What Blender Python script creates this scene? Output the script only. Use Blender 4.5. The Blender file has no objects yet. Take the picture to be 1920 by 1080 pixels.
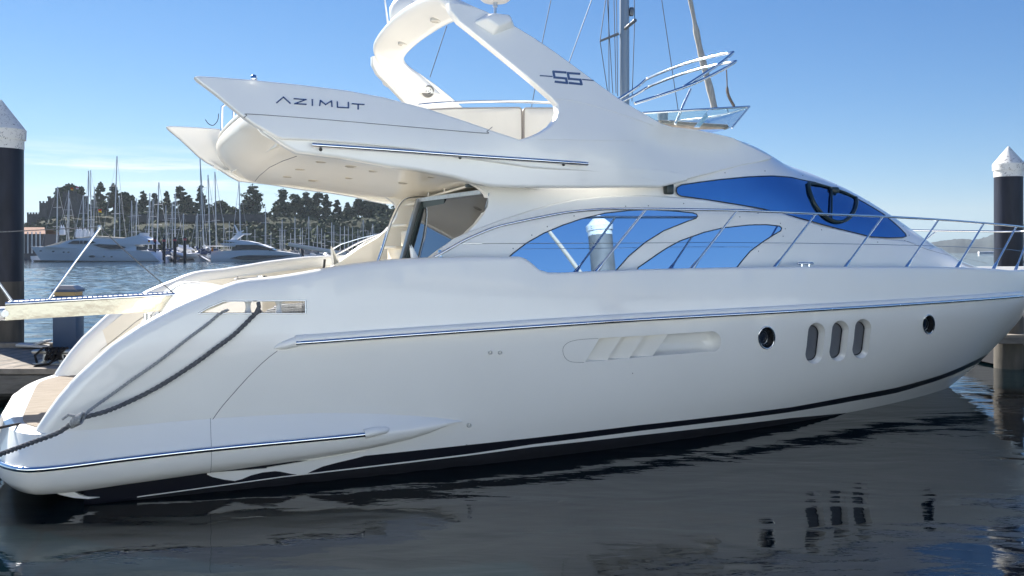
import bpy, bmesh, math, random
from mathutils import Vector, Matrix, noise
from mathutils.geometry import delaunay_2d_cdt
random.seed(7)
scene = bpy.context.scene
COL = scene.collection

# ------------------------------------------------------------------ camera
CAM_H = 2.35; FPX = 1750.0; HOR = 470.0
cam_d = bpy.data.cameras.new('camera'); cam = bpy.data.objects.new('camera', cam_d); COL.objects.link(cam)
cam.location = (0, 0, CAM_H); cam.rotation_euler = (math.radians(90), 0, 0)
cam_d.sensor_width = 36; cam_d.lens = FPX / 1920 * 36
cam_d.shift_y = -(540 - HOR) / 1920
cam_d.clip_start = 0.1; cam_d.clip_end = 6000
scene.camera = cam
scene.render.resolution_x = 1024; scene.render.resolution_y = 576

# ------------------------------------------------------------------ world and sun
SUN_AZ = math.radians(-41)      # left of the view direction (+Y), behind the boat
SUN_EL = math.radians(35)
w_ = bpy.data.worlds.new('World'); scene.world = w_; w_.use_nodes = True
nt = w_.node_tree; nt.nodes.clear()
sky = nt.nodes.new('ShaderNodeTexSky'); sky.sky_type = 'NISHITA'; sky.sun_disc = False
sky.sun_elevation = SUN_EL; sky.sun_rotation = SUN_AZ
sky.air_density = 0.9; sky.dust_density = 0.0; sky.ozone_density = 2.2
bg = nt.nodes.new('ShaderNodeBackground'); bg.inputs['Strength'].default_value = 0.05
out = nt.nodes.new('ShaderNodeOutputWorld')
tc = nt.nodes.new('ShaderNodeTexCoord')
mp = nt.nodes.new('ShaderNodeMapping'); mp.inputs['Scale'].default_value = (2.6, 2.6, 34.0); mp.inputs['Location'].default_value = (0.55, 0.2, -0.4)
nz = nt.nodes.new('ShaderNodeTexNoise'); nz.inputs['Scale'].default_value = 1.5; nz.inputs['Detail'].default_value = 8; nz.inputs['Roughness'].default_value = 0.62
rp = nt.nodes.new('ShaderNodeValToRGB'); rp.color_ramp.elements[0].position = 0.50; rp.color_ramp.elements[1].position = 0.62
sx = nt.nodes.new('ShaderNodeSeparateXYZ')
band = nt.nodes.new('ShaderNodeValToRGB')     # clouds only low above the horizon
e = band.color_ramp.elements; e[0].position = 0.055; e[0].color = (.15, .15, .15, 1); e[1].position = 0.115; e[1].color = (0, 0, 0, 1)
x = e.new(0.078); x.color = (1, 1, 1, 1)
x = e.new(0.095); x.color = (0.3, .3, .3, 1)
mul = nt.nodes.new('ShaderNodeMath'); mul.operation = 'MULTIPLY'
mul2 = nt.nodes.new('ShaderNodeMath'); mul2.operation = 'MULTIPLY'; mul2.inputs[1].default_value = 0.85
mixc = nt.nodes.new('ShaderNodeMix'); mixc.data_type = 'RGBA'; mixc.inputs['B'].default_value = (7.6, 7.9, 8.3, 1)
L = nt.links.new
L(tc.outputs['Generated'], mp.inputs['Vector']); L(mp.outputs[0], nz.inputs['Vector']); L(nz.outputs['Fac'], rp.inputs[0])
L(tc.outputs['Generated'], sx.inputs[0]); L(sx.outputs['Z'], band.inputs[0])
azm = nt.nodes.new('ShaderNodeMapRange'); azm.interpolation_type = 'SMOOTHSTEP'; azm.inputs['From Min'].default_value = .02; azm.inputs['From Max'].default_value = -.22; L(sx.outputs['X'], azm.inputs['Value'])
mul3 = nt.nodes.new('ShaderNodeMath'); mul3.operation = 'MULTIPLY'; L(rp.outputs[0], mul3.inputs[0]); L(azm.outputs[0], mul3.inputs[1])
L(mul3.outputs[0], mul.inputs[0]); L(band.outputs[0], mul.inputs[1]); L(mul.outputs[0], mul2.inputs[0])

# one grade for the whole sky dome: deeper, cleaner blue (the photograph's clear autumn air)
def wm_(op, a, b_):
    n = nt.nodes.new('ShaderNodeMath'); n.operation = op
    for i, v in enumerate((a, b_)):
        if isinstance(v, (int, float)): n.inputs[i].default_value = v
        else: L(v, n.inputs[i])
    return n.outputs[0]
sep = nt.nodes.new('ShaderNodeSeparateColor'); com = nt.nodes.new('ShaderNodeCombineColor'); L(sky.outputs[0], sep.inputs[0])
def grade(o, a, g): return wm_('MULTIPLY', wm_('POWER', wm_('MULTIPLY', o, .11), g), a / .11)
B_ = grade(sep.outputs[2], .79, .72); R_ = wm_('MINIMUM', grade(sep.outputs[0], .68, 1.22), wm_('MULTIPLY', B_, .66)); G_ = wm_('MINIMUM', grade(sep.outputs[1], .68, .98), wm_('MULTIPLY', B_, .87))
L(R_, com.inputs[0]); L(G_, com.inputs[1]); L(B_, com.inputs[2])
L(mul2.outputs[0], mixc.inputs['Factor']); L(com.outputs[0], mixc.inputs['A']); L(mixc.outputs['Result'], bg.inputs['Color'])
L(bg.outputs[0], out.inputs['Surface'])

sun_d = bpy.data.lights.new('sun', 'SUN'); sun = bpy.data.objects.new('sun', sun_d); COL.objects.link(sun)
sun_d.energy = 5.0; sun_d.angle = math.radians(0.5); sun_d.color = (1.0, 0.95, 0.88)
sdir = Vector((math.sin(SUN_AZ) * math.cos(SUN_EL), math.cos(SUN_AZ) * math.cos(SUN_EL), math.sin(SUN_EL)))
sun.rotation_euler = sdir.to_track_quat('Z', 'Y').to_euler(); sun.location = (-20, 30, 30)
scene.view_settings.view_transform = 'Standard'; scene.view_settings.look = 'None'
scene.view_settings.gamma = 1; scene.view_settings.use_curve_mapping = False
scene.view_settings.exposure = 1.5

# ------------------------------------------------------------------ materials
MATS = {}
def mat(name, col, rough=0.5, metal=0.0, var=0.0, vscale=3.0, bump=0.0, bscale=20.0, coat=0.0, spec=0.5, ior=None, stretch=(1, 1, 1), detail=5, trans=0.0, col2=None, alpha=None):
    if name in MATS: return MATS[name]
    m = bpy.data.materials.new(name); m.use_nodes = True; t = m.node_tree; b = t.nodes['Principled BSDF']
    b.inputs['Base Color'].default_value = (*col, 1); b.inputs['Roughness'].default_value = rough; b.inputs['Metallic'].default_value = metal
    b.inputs['Coat Weight'].default_value = coat; b.inputs['Coat Roughness'].default_value = 0.05; b.inputs['Specular IOR Level'].default_value = spec
    if rough >= .84: b.inputs['Specular IOR Level'].default_value = 0.05
    b.inputs['Transmission Weight'].default_value = trans
    if ior: b.inputs['IOR'].default_value = ior
    if var or bump or col2:
        co = t.nodes.new('ShaderNodeTexCoord'); ma = t.nodes.new('ShaderNodeMapping'); ma.inputs['Scale'].default_value = stretch
        t.links.new(co.outputs['Object'], ma.inputs[0])
    if var or col2:
        n = t.nodes.new('ShaderNodeTexNoise'); n.inputs['Scale'].default_value = vscale; n.inputs['Detail'].default_value = detail
        t.links.new(ma.outputs[0], n.inputs['Vector'])
        r = t.nodes.new('ShaderNodeValToRGB'); r.color_ramp.elements[0].position = .3; r.color_ramp.elements[1].position = .7
        c2 = col2 if col2 else tuple(min(1, c * (1 + var)) for c in col); c1 = col if col2 else tuple(c * (1 - var) for c in col)
        r.color_ramp.elements[0].color = (*c1, 1); r.color_ramp.elements[1].color = (*c2, 1)
        t.links.new(n.outputs['Fac'], r.inputs[0]); t.links.new(r.outputs[0], b.inputs['Base Color'])
    if bump:
        n2 = t.nodes.new('ShaderNodeTexNoise'); n2.inputs['Scale'].default_value = bscale; n2.inputs['Detail'].default_value = 4
        t.links.new(ma.outputs[0], n2.inputs['Vector'])
        bp = t.nodes.new('ShaderNodeBump'); bp.inputs['Strength'].default_value = bump; bp.inputs['Distance'].default_value = 0.02
        t.links.new(n2.outputs['Fac'], bp.inputs['Height']); t.links.new(bp.outputs[0], b.inputs['Normal'])
    MATS[name] = m; return m

GEL = mat('gelcoat', (.85, .84, .80), .30, var=.022, vscale=.9, bump=.035, bscale=1.6, coat=.7)
CREAM = mat('gelcoat_cream', (.78, .73, .63), .35, var=.02, vscale=1.2, coat=.4)
BOOT = mat('boot_stripe', (.007, .008, .014), .35, coat=.1)
ANTI = mat('antifouling', (.009, .010, .015), .7, var=.3, vscale=6)
STEEL = mat('polished_steel', (.78, .79, .80), .10, 1.0)
STEELD = mat('dull_steel', (.55, .56, .57), .3, 1.0, var=.1, vscale=20)
MIRROR = mat('blue_mirror_glass', (.36, .52, .74), .015, 1.0)
TINT = mat('tinted_glass', (.17, .19, .22), .02, 1.0)
DARKG = mat('dark_glass', (.02, .025, .035), .04, 0, coat=1.0)
SMOKE = mat('grey_glass', (.13, .14, .16), .35, 0, spec=.25)
RUBBER = mat('black_rubber', (.02, .02, .022), .5)
BLACKP = mat('black_plastic', (.015, .03, .03), .35)
SEAM = mat('seam_shadow_gap', (.12, .12, .13), .7)
BADGE = mat('badge_blue', (.16, .24, .38), .25, .6)
VINYL = mat('vinyl_cushion', (.74, .71, .63), .55, var=.03, vscale=4, bump=.05, bscale=30)
PIPING = mat('vinyl_piping', (.33, .30, .27), .6)
TEAK = mat('teak', (.23, .195, .155), .9, col2=(.36, .32, .27), vscale=9, stretch=(.6, 9, 9), bump=.2, bscale=60)
ROPEG = mat('rope_grey', (.14, .145, .155), .85, var=.35, vscale=60, bump=.5, bscale=200)
ROPEL = mat('rope_light_grey', (.36, .37, .38), .85, var=.25, vscale=60, bump=.5, bscale=200)
ROPEB = mat('rope_black', (.02, .02, .022), .85, var=.3, vscale=40, bump=.5, bscale=120)
ACRYL = mat('acrylic_screen', (.50, .62, .64), .03, 0, trans=.9, ior=1.1)

# ------------------------------------------------------------------ mesh helpers
def fin(o, label=None, cat=None, group=None, kind=None):
    if label: o['label'] = label
    if cat: o['category'] = cat
    if group: o['group'] = group
    if kind: o['kind'] = kind
    return o
def empty(name, loc=(0, 0, 0), rz=0, label=None, cat=None, group=None):
    o = bpy.data.objects.new(name, None); COL.objects.link(o); o.location = loc; o.rotation_euler = (0, 0, rz); o.empty_display_size = .3
    return fin(o, label, cat, group)
def mk(name, V, Fs, m, parent=None, smooth=35, mi=None, label=None, kind=None):
    me = bpy.data.meshes.new(name); me.from_pydata([tuple(v) for v in V], [], Fs); me.validate()
    for q in (m if isinstance(m, (list, tuple)) else [m]): me.materials.append(q)
    if mi:
        for p, i in zip(me.polygons, mi): p.material_index = i
    if smooth:
        me.polygons.foreach_set('use_smooth', [True] * len(me.polygons))
        try: me.set_sharp_from_angle(angle=math.radians(smooth))
        except Exception: pass
    me.update()
    o = bpy.data.objects.new(name, me); COL.objects.link(o)
    if parent: o.parent = parent
    return fin(o, label, kind=kind)
class MB:
    def __init__(s): s.V = []; s.F = []; s.M = []
    def add(s, V, Fs, mi=0):
        n = len(s.V); s.V += [Vector(v) for v in V]; s.F += [tuple(i + n for i in f) for f in Fs]; s.M += [mi] * len(Fs); return s
    def box(s, c, d, rz=0, mi=0, bev=0, ry=0, rx=0):
        hx, hy, hz = d[0] / 2, d[1] / 2, d[2] / 2; b = min(bev, hx * .9, hy * .9, hz * .9)
        M = Matrix.Translation(Vector(c)) @ Matrix.Rotation(rz, 4, 'Z') @ Matrix.Rotation(ry, 4, 'Y') @ Matrix.Rotation(rx, 4, 'X')
        if b <= 0:
            V = [M @ Vector((sx * hx, sy * hy, sz * hz)) for sx in (-1, 1) for sy in (-1, 1) for sz in (-1, 1)]
            return s.add(V, [(0, 1, 3, 2), (4, 6, 7, 5), (0, 4, 5, 1), (2, 3, 7, 6), (0, 2, 6, 4), (1, 5, 7, 3)], mi)
        bm = bmesh.new(); bmesh.ops.create_cube(bm, size=1)
        for v in bm.verts: v.co = Vector((v.co.x * d[0], v.co.y * d[1], v.co.z * d[2]))
        bmesh.ops.bevel(bm, geom=bm.edges[:], offset=b, segments=2, affect='EDGES', profile=.5)
        bm.verts.index_update()
        s.add([M @ v.co for v in bm.verts], [tuple(v.index for v in f.verts) for f in bm.faces], mi); bm.free(); return s
    def tube(s, P, r, n=8, mi=0, closed=False, cap=True):
        P = [Vector(p) for p in P]; N = len(P); R = r if isinstance(r, (list, tuple)) else [r] * N
        base = len(s.V); T = []
        for i in range(N):
            if closed: t = P[(i + 1) % N] - P[i - 1]
            else: t = P[min(i + 1, N - 1)] - P[max(i - 1, 0)]
            T.append(t.normalized() if t.length > 1e-9 else Vector((0, 0, 1)))
        up = Vector((0, 0, 1)) if abs(T[0].z) < .9 else Vector((0, 1, 0))
        nrm = (up - T[0] * up.dot(T[0])).normalized(); V = []
        for i in range(N):
            nrm = nrm - T[i] * nrm.dot(T[i])
            nrm = nrm.normalized() if nrm.length > 1e-6 else T[i].orthogonal().normalized()
            bn = T[i].cross(nrm)
            for k in range(n):
                a = 2 * math.pi * k / n; V.append(P[i] + (nrm * math.cos(a) + bn * math.sin(a)) * R[i])
        Fs = []
        for i in range(N if closed else N - 1):
            j = (i + 1) % N
            for k in range(n): Fs.append((i * n + k, i * n + (k + 1) % n, j * n + (k + 1) % n, j * n + k))
        if cap and not closed: Fs += [tuple(range(n))[::-1], tuple((N - 1) * n + k for k in range(n))]
        return s.add(V, Fs, mi)
    def lathe(s, prof, c=(0, 0, 0), axis=(0, 0, 1), n=24, mi=0):
        q = Vector((0, 0, 1)).rotation_difference(Vector(axis).normalized()); c = Vector(c); V = []; Fs = []
        for r, h in prof:
            for k in range(n):
                a = 2 * math.pi * k / n; V.append(c + q @ Vector((r * math.cos(a), r * math.sin(a), h)))
        for i in range(len(prof) - 1):
            for k in range(n): Fs.append((i * n + k, i * n + (k + 1) % n, (i + 1) * n + (k + 1) % n, (i + 1) * n + k))
        Fs += [tuple(range(n))[::-1], tuple((len(prof) - 1) * n + k for k in range(n))]
        return s.add(V, Fs, mi)
    def grid(s, rows, mi=0, flip=False):
        nr, nc = len(rows), len(rows[0]); V = [p for r in rows for p in r]; Fs = []
        for i in range(nr - 1):
            for j in range(nc - 1):
                f = (i * nc + j, i * nc + j + 1, (i + 1) * nc + j + 1, (i + 1) * nc + j); Fs.append(f[::-1] if flip else f)
        return s.add(V, Fs, mi)
    def prism(s, poly, f0, f1, mi=0):
        """poly: list of 2D; f0,f1 map 2D to the two faces"""
        n = len(poly); V = [f0(*p) for p in poly] + [f1(*p) for p in poly]
        Fs = [tuple(range(n)), tuple(range(2 * n - 1, n - 1, -1))] + [(i, i + n, (i + 1) % n + n, (i + 1) % n) for i in range(n)]
        return s.add(V, Fs, mi)
    def build(s, name, m, parent=None, smooth=35, label=None, kind=None, recalc=True):
        o = mk(name, s.V, s.F, m, parent, 0, s.M, label, kind)
        if recalc:
            bm = bmesh.new(); bm.from_mesh(o.data); bmesh.ops.recalc_face_normals(bm, faces=bm.faces[:]); bm.to_mesh(o.data); bm.free()
        if smooth:
            o.data.polygons.foreach_set('use_smooth', [True] * len(o.data.polygons)); o.data.set_sharp_from_angle(angle=math.radians(smooth))
        return o
def catmull(P, step=None, n=8, closed=False):
    P = [Vector(p) for p in P]; out = []; N = len(P)
    if N < 3 and not closed:
        return [P[0].lerp(P[1], k / n) for k in range(n + 1)]
    for i in range(N if closed else N - 1):
        if closed: a, b, c, d = P[i - 1], P[i], P[(i + 1) % N], P[(i + 2) % N]
        else: a, b, c, d = P[max(i - 1, 0)], P[i], P[i + 1], P[min(i + 2, N - 1)]
        m = n if step is None else max(1, int((c - b).length / step))
        for k in range(m):
            t = k / m; out.append(.5 * ((2 * b) + (c - a) * t + (2 * a - 5 * b + 4 * c - d) * t * t + (3 * b - 3 * c + d - a) * t ** 3))
    if not closed: out.append(P[-1])
    return out
def interp(T, x):
    """monotone-ish smooth interpolation through (x, y) pairs"""
    if x <= T[0][0]: return T[0][1]
    if x >= T[-1][0]: return T[-1][1]
    for i in range(len(T) - 1):
        if T[i][0] <= x <= T[i + 1][0]: break
    x0, y0 = T[i]; x1, y1 = T[i + 1]; h = x1 - x0
    def sl(j):
        if j <= 0: return (T[1][1] - T[0][1]) / (T[1][0] - T[0][0])
        if j >= len(T) - 1: return (T[-1][1] - T[-2][1]) / (T[-1][0] - T[-2][0])
        return (T[j + 1][1] - T[j - 1][1]) / (T[j + 1][0] - T[j - 1][0])
    m0, m1 = sl(i), sl(i + 1); t = (x - x0) / h
    return y0 * (2 * t ** 3 - 3 * t * t + 1) + h * m0 * (t ** 3 - 2 * t * t + t) + y1 * (3 * t * t - 2 * t ** 3) + h * m1 * (t ** 3 - t * t)
def sst(a, b, x):
    t = max(0, min(1, (x - a) / (b - a))); return t * t * (3 - 2 * t)
def inpoly(x, y, P):
    c = False; j = len(P) - 1
    for i in range(len(P)):
        xi, yi = P[i][0], P[i][1]; xj, yj = P[j][0], P[j][1]
        if (yi > y) != (yj > y) and x < (xj - xi) * (y - yi) / (yj - yi) + xi: c = not c
        j = i
    return c
def area2(P): return sum(P[i - 1][0] * P[i][1] - P[i][0] * P[i - 1][1] for i in range(len(P))) / 2
def resample(P, step):
    out = []
    for i in range(len(P)):
        a = Vector(P[i][:2]); b = Vector(P[(i + 1) % len(P)][:2]); l = (b - a).length
        if l < 1e-5: continue
        m = max(1, int(round(l / step)))
        for k in range(m): out.append(a.lerp(b, k / m))
    return out
def edge_dist(x, y, P):
    d = 1e9; p = Vector((x, y))
    for i in range(len(P)):
        a = Vector(P[i - 1][:2]); b = Vector(P[i][:2]); ab = b - a; t = max(0, min(1, (p - a).dot(ab) / max(ab.length_squared, 1e-12)))
        d = min(d, (a + ab * t - p).length_squared)
    return math.sqrt(d)
def inset(P, r):
    """move polygon vertices inwards by r (outwards when negative)"""
    sgn = 1 if area2(P) > 0 else -1; n = len(P); out = []
    for i in range(n):
        a = (P[i] - P[i - 1]); b = (P[(i + 1) % n] - P[i])
        na = Vector((-a.y, a.x)).normalized(); nb = Vector((-b.y, b.x)).normalized(); m = na + nb
        m = m.normalized() if m.length > .2 else na
        out.append(P[i] + m * (sgn * r / max(.45, m.dot(na))))
    return out
def patch(MBo, loops, fwd, step, th=0.0, bul=0.0, lines=(), classify=None, mirror=False, back=True, mi_edge=0, hole_th=None):
    """a curved sheet: 2D polygon with holes -> surface points fwd(x, y, off); th = thickness, bul = bullnose edge radius
       lines = extra polylines the triangulation follows; classify(x, y) -> material index"""
    outer = resample(loops[0], step * .6); holes = [resample(h, step * .5) for h in loops[1:]]
    front = inset(outer, bul) if bul else outer
    pts = []; edges = []
    for lp in [front] + holes:
        n0 = len(pts); pts += [Vector((p[0], p[1])) for p in lp]; edges += [(n0 + i, n0 + (i + 1) % len(lp)) for i in range(len(lp))]
    for ln in lines:
        ln = [Vector(p) for p in ln]; n0 = len(pts); q = []
        for i in range(len(ln) - 1):
            m = max(1, int((ln[i + 1] - ln[i]).length / (step * .8))); q += [ln[i].lerp(ln[i + 1], k / m) for k in range(m)]
        q.append(ln[-1]); pts += q; edges += [(n0 + i, n0 + i + 1) for i in range(len(q) - 1)]
    xs = [p.x for p in front]; ys = [p.y for p in front]
    nx = int((max(xs) - min(xs)) / step) + 1; ny = int((max(ys) - min(ys)) / step) + 1
    allp = [front] + holes + [[Vector(p) for p in l] + [Vector(p) for p in reversed(l)][1:-1] for l in lines if len(l) > 2]
    for i in range(nx + 1):
        for j in range(ny + 1):
            x = min(xs) + i * step; y = min(ys) + (j + (.5 if i % 2 else 0)) * step
            if not inpoly(x, y, front) or any(inpoly(x, y, h) for h in holes): continue
            if any(edge_dist(x, y, q) < step * .4 for q in allp): continue
            pts.append(Vector((x, y)))
    r = delaunay_2d_cdt(pts, edges, [], 0, 1e-6)
    V2, F2 = r[0], r[2]; keep = []; mis = []
    for f in F2:
        cx = sum(V2[i].x for i in f) / 3; cy = sum(V2[i].y for i in f) / 3
        if inpoly(cx, cy, front) and not any(inpoly(cx, cy, h) for h in holes):
            keep.append(f); mis.append(classify(cx, cy) if classify else 0)
    for sg in ((1, -1) if mirror else (1,)):
        def S(p): return Vector((p[0], p[1] * sg, p[2]))
        n = len(MBo.V); MBo.V += [S(fwd(v.x, v.y, 0.0)) for v in V2]
        MBo.F += [tuple(i + n for i in (f if sg == 1 else f[::-1])) for f in keep]; MBo.M += mis
        if th:
            if back:
                n = len(MBo.V); MBo.V += [S(fwd(v.x, v.y, th)) for v in V2]
                MBo.F += [tuple(i + n for i in (f[::-1] if sg == 1 else f)) for f in keep]; MBo.M += [mi_edge] * len(keep)
            prof = [(0, 0, 0)] if not bul else []
            if bul:
                for k in range(0, 7): a = math.pi / 2 * (k / 6); prof.append((bul * math.sin(a), bul * (1 - math.cos(a))))
                for k in range(0, 7): a = math.pi / 2 * (k / 6); prof.append((bul * math.cos(a), th - bul + bul * math.sin(a)))
            else: prof = [(0, 0), (0, th)]
            n = len(MBo.V); m = len(front); nn = inset(front, -1.0)
            for o_, dd in prof:
                for p, q in zip(front, nn): pp = p + (q - p) * o_; MBo.V.append(S(fwd(pp.x, pp.y, dd)))
            for k in range(len(prof) - 1):
                for i in range(m): MBo.F.append((n + k * m + i, n + k * m + (i + 1) % m, n + (k + 1) * m + (i + 1) % m, n + (k + 1) * m + i)); MBo.M.append(mi_edge)
            for h in holes:
                n = len(MBo.V); m = len(h); ht = hole_th or th
                for dd in (0, ht):
                    for p in h: MBo.V.append(S(fwd(p.x, p.y, dd)))
                for i in range(m): MBo.F.append((n + i, n + m + i, n + m + (i + 1) % m, n + (i + 1) % m)); MBo.M.append(mi_edge)
    return MBo

# ------------------------------------------------------------------ the big yacht's own frame: u forward, w across (+ = far side), z up
TH = math.radians(24); VC = 11.6; ct, st_ = math.cos(TH), math.sin(TH)
def ray(px, py):
    dx = (px - 960) / FPX; return dx * ct + st_, -dx * st_ + ct, -(py - HOR) / FPX
def Pw(px, py, w):
    a, b, z = ray(px, py); D = (VC + w) / b; return Vector((a * D, w, CAM_H + z * D))
def Pz(px, py, z0):
    a, b, z = ray(px, py); D = (z0 - CAM_H) / z; return Vector((a * D, b * D - VC, z0))
def Ps(px, py, B, off=0.0):
    """where the line of sight first meets the near side surface w = -B(u, z)"""
    a, b, z = ray(px, py); D = 6.0; best = (1e9, None)
    while D < 20:
        f = D * b - VC + B(a * D, CAM_H + z * D)
        if f >= 0:
            lo, hi = D - .04, D
            for _ in range(24):
                m = (lo + hi) / 2
                if m * b - VC + B(a * m, CAM_H + z * m) >= 0: hi = m
                else: lo = m
            D = hi; break
        if -f < best[0]: best = (-f, D)
        D += .04
    else: D = best[1]
    return Vector((a * D, D * b - VC - off, CAM_H + z * D))
def place(d, px, py=None):
    """world point at depth d seen at photo column px (and row py, or on the water)"""
    X = (px - 960) / FPX * d
    return Vector((X, d, CAM_H - ((py - HOR) / FPX * d if py is not None else CAM_H)))
# ------------------------------------------------------------------ water
wm = bpy.data.materials.new('sea_water'); wm.use_nodes = True; t = wm.node_tree; b = t.nodes['Principled BSDF']
b.inputs['Base Color'].default_value = (.001, .0055, .008, 1); b.inputs['Roughness'].default_value = .025; b.inputs['IOR'].default_value = 1.30
b.inputs['Specular IOR Level'].default_value = .42
b.inputs['Specular Tint'].default_value = (.74, .90, 1.0, 1)
co = t.nodes.new('ShaderNodeTexCoord')
def wnoise(scale, sx_, sy_, det=3, rot=0):
    m = t.nodes.new('ShaderNodeMapping'); m.inputs['Scale'].default_value = (sx_, sy_, 1); m.inputs['Rotation'].default_value = (0, 0, rot)
    n = t.nodes.new('ShaderNodeTexNoise'); n.inputs['Scale'].default_value = scale; n.inputs['Detail'].default_value = det; n.inputs['Distortion'].default_value = .6
    t.links.new(co.outputs['Object'], m.inputs[0]); t.links.new(m.outputs[0], n.inputs['Vector']); return n
def mth(op, a, bb):
    n = t.nodes.new('ShaderNodeMath'); n.operation = op
    for i, v in enumerate((a, bb)):
        if isinstance(v, (int, float)): n.inputs[i].default_value = v
        else: t.links.new(v, n.inputs[i])
    return n.outputs[0]
n1 = wnoise(1.0, .55, 1.1, 2); n2 = wnoise(3.2, .6, 1.6, 3, .3); n3 = wnoise(10, .6, 1.5, 2, -.2)
# calm in the lee of the boat and dock, choppier open water beyond
sp = t.nodes.new('ShaderNodeSeparateXYZ'); t.links.new(co.outputs['Object'], sp.inputs[0])
far = t.nodes.new('ShaderNodeMapRange'); far.inputs['From Min'].default_value = 17; far.inputs['From Max'].default_value = 34
far.interpolation_type = 'SMOOTHSTEP'; t.links.new(sp.outputs['Y'], far.inputs['Value'])
slow = mth('MULTIPLY', n1.outputs['Fac'], mth('ADD', .025, mth('MULTIPLY', far.outputs[0], .012)))
n4 = wnoise(.33, .8, 1.2, 3, .15); slow = mth('ADD', slow, mth('MULTIPLY', n4.outputs['Fac'], mth('MULTIPLY', far.outputs[0], .02)))
mid_ = mth('MULTIPLY', n2.outputs['Fac'], mth('ADD', .0026, mth('MULTIPLY', far.outputs[0], .012)))
fine = mth('MULTIPLY', n3.outputs['Fac'], mth('ADD', .0006, mth('MULTIPLY', far.outputs[0], .004)))
hgt = mth('ADD', mth('ADD', slow, mid_), fine)
bp = t.nodes.new('ShaderNodeBump'); bp.inputs['Strength'].default_value = 1.0; bp.inputs['Distance'].default_value = 1.0
t.links.new(hgt, bp.inputs['Height']); t.links.new(bp.outputs[0], b.inputs['Normal'])
# real wavelets on the open water, fading out in the calm lee
WX = [-900, -400, -150, -90] + [-66 + .27 * k for k in range(421)] + [60, 150, 400, 900]
WY = [-300, -50, 0, 8, 14] + [17 + .26 * 1.0018 ** k * k for k in range(430)] + [330, 500, 900, 2400]
def wave(x, y):
    f = sst(17, 32, y) * sst(235, 200, y) * sst(-66, -62, x) * sst(47, 42, x) * (1 - .0 * y)
    if f <= 0: return 0.0
    k = 1 + .35 * sst(40, 200, y)
    return f * k * (.045 * noise.noise(Vector((x * .55, y * 1.0, 1.7))) + .036 * noise.noise(Vector((x * 1.15 + y * .3, y * 2.1, 5.1))) + .010 * noise.noise(Vector((x * 1.9 - y * .4, y * 3.3, 9.0))))
g = MB(); g.grid([[(x, y, wave(x, y)) for x in WX] for y in WY])
g.build('water', wm, None, 180, kind='structure', recalc=False)
# ------------------------------------------------------------------ the white flybridge motor yacht
Y = empty('motor_yacht', (-st_ * VC, ct * VC, 0), TH, 'large white flybridge motor yacht moored in front, with blue mirrored side windows', 'motor yacht')

USTEM = [(-.6, 12.0), (-.4, 12.55), (-.1, 13.2), (.05, 13.46), (.29, 13.93), (.48, 14.24), (.64, 14.44), (.86, 14.70), (1.11, 14.95), (1.47, 15.2), (1.8, 15.36), (2.3, 15.5)]
def ustem(z): return interp(USTEM, z)
def Bh(u, z):
    us = ustem(z); s = u / us
    if s >= 1: return 0.0
    t = max(0, min(1, z / 1.5)); p = 2.6 + 1.7 * t; q = .95 - .27 * t
    Bm = 2.20 + .17 * t ** .8 if z >= 0 else 2.20 + z * 1.1
    if z > 1.5: Bm -= .03 * (z - 1.5) * 3
    aft = 1 - .035 * (max(0, 4.5 - u) / 4.5) ** 2
    return Bm * aft * max(0.0, 1 - max(0, s) ** p) ** q
def h_fwd(a, z, off):     # a in 'stretched' length units so the bow gets a fine mesh
    us = ustem(z); s = math.sin(a / 20 * math.pi / 2) if a > 0 else a / 20 * math.pi / 2
    u = us * s; return Vector((u, -max(0.0, Bh(u, z) - off), z))
def h_inv(P):
    s = P[0] / ustem(P[2]); s = max(-1, min(1, s))
    return Vector(((math.asin(s) if s > 0 else s) * 20 * 2 / math.pi, P[2]))
def H(px, py): return h_inv(Ps(px, py, Bh))
def Hl(L): return [H(*p) for p in L]
sheer_px = [(975, 488), (870, 491), (785, 497), (740, 501), (700, 507), (640, 517), (573, 531), (530, 539), (500, 543), (475, 545), (450, 550), (425, 559), (395, 572), (370, 582), (337, 597), (300, 617), (275, 631), (225, 665), (190, 697), (160, 725), (130, 760), (107, 792), (92, 815), (84, 840)]
sheer_fw = [(1895, 511), (1850, 507), (1780, 505), (1700, 505), (1600, 505), (1500, 505), (1400, 506), (1270, 509), (1190, 511), (1100, 515), (1060, 517), (1030, 517), (1010, 511), (995, 498), (985, 491)]
stem = [Vector((20.0, z)) for z in (-.45, -.2, 0, .2, .4, .6, .8, 1.0, 1.2, 1.4, 1.6, 1.8, 1.93)]
top = [Vector((19.6, 1.99)), Vector((19.0, 2.03))] + Hl(sheer_fw) + Hl(sheer_px)
outline = [Vector((-.1, -.45)), Vector((5, -.45)), Vector((10, -.45)), Vector((15, -.45))] + stem + top + [Vector((-.35, .42)), Vector((-.1, .2))]
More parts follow.
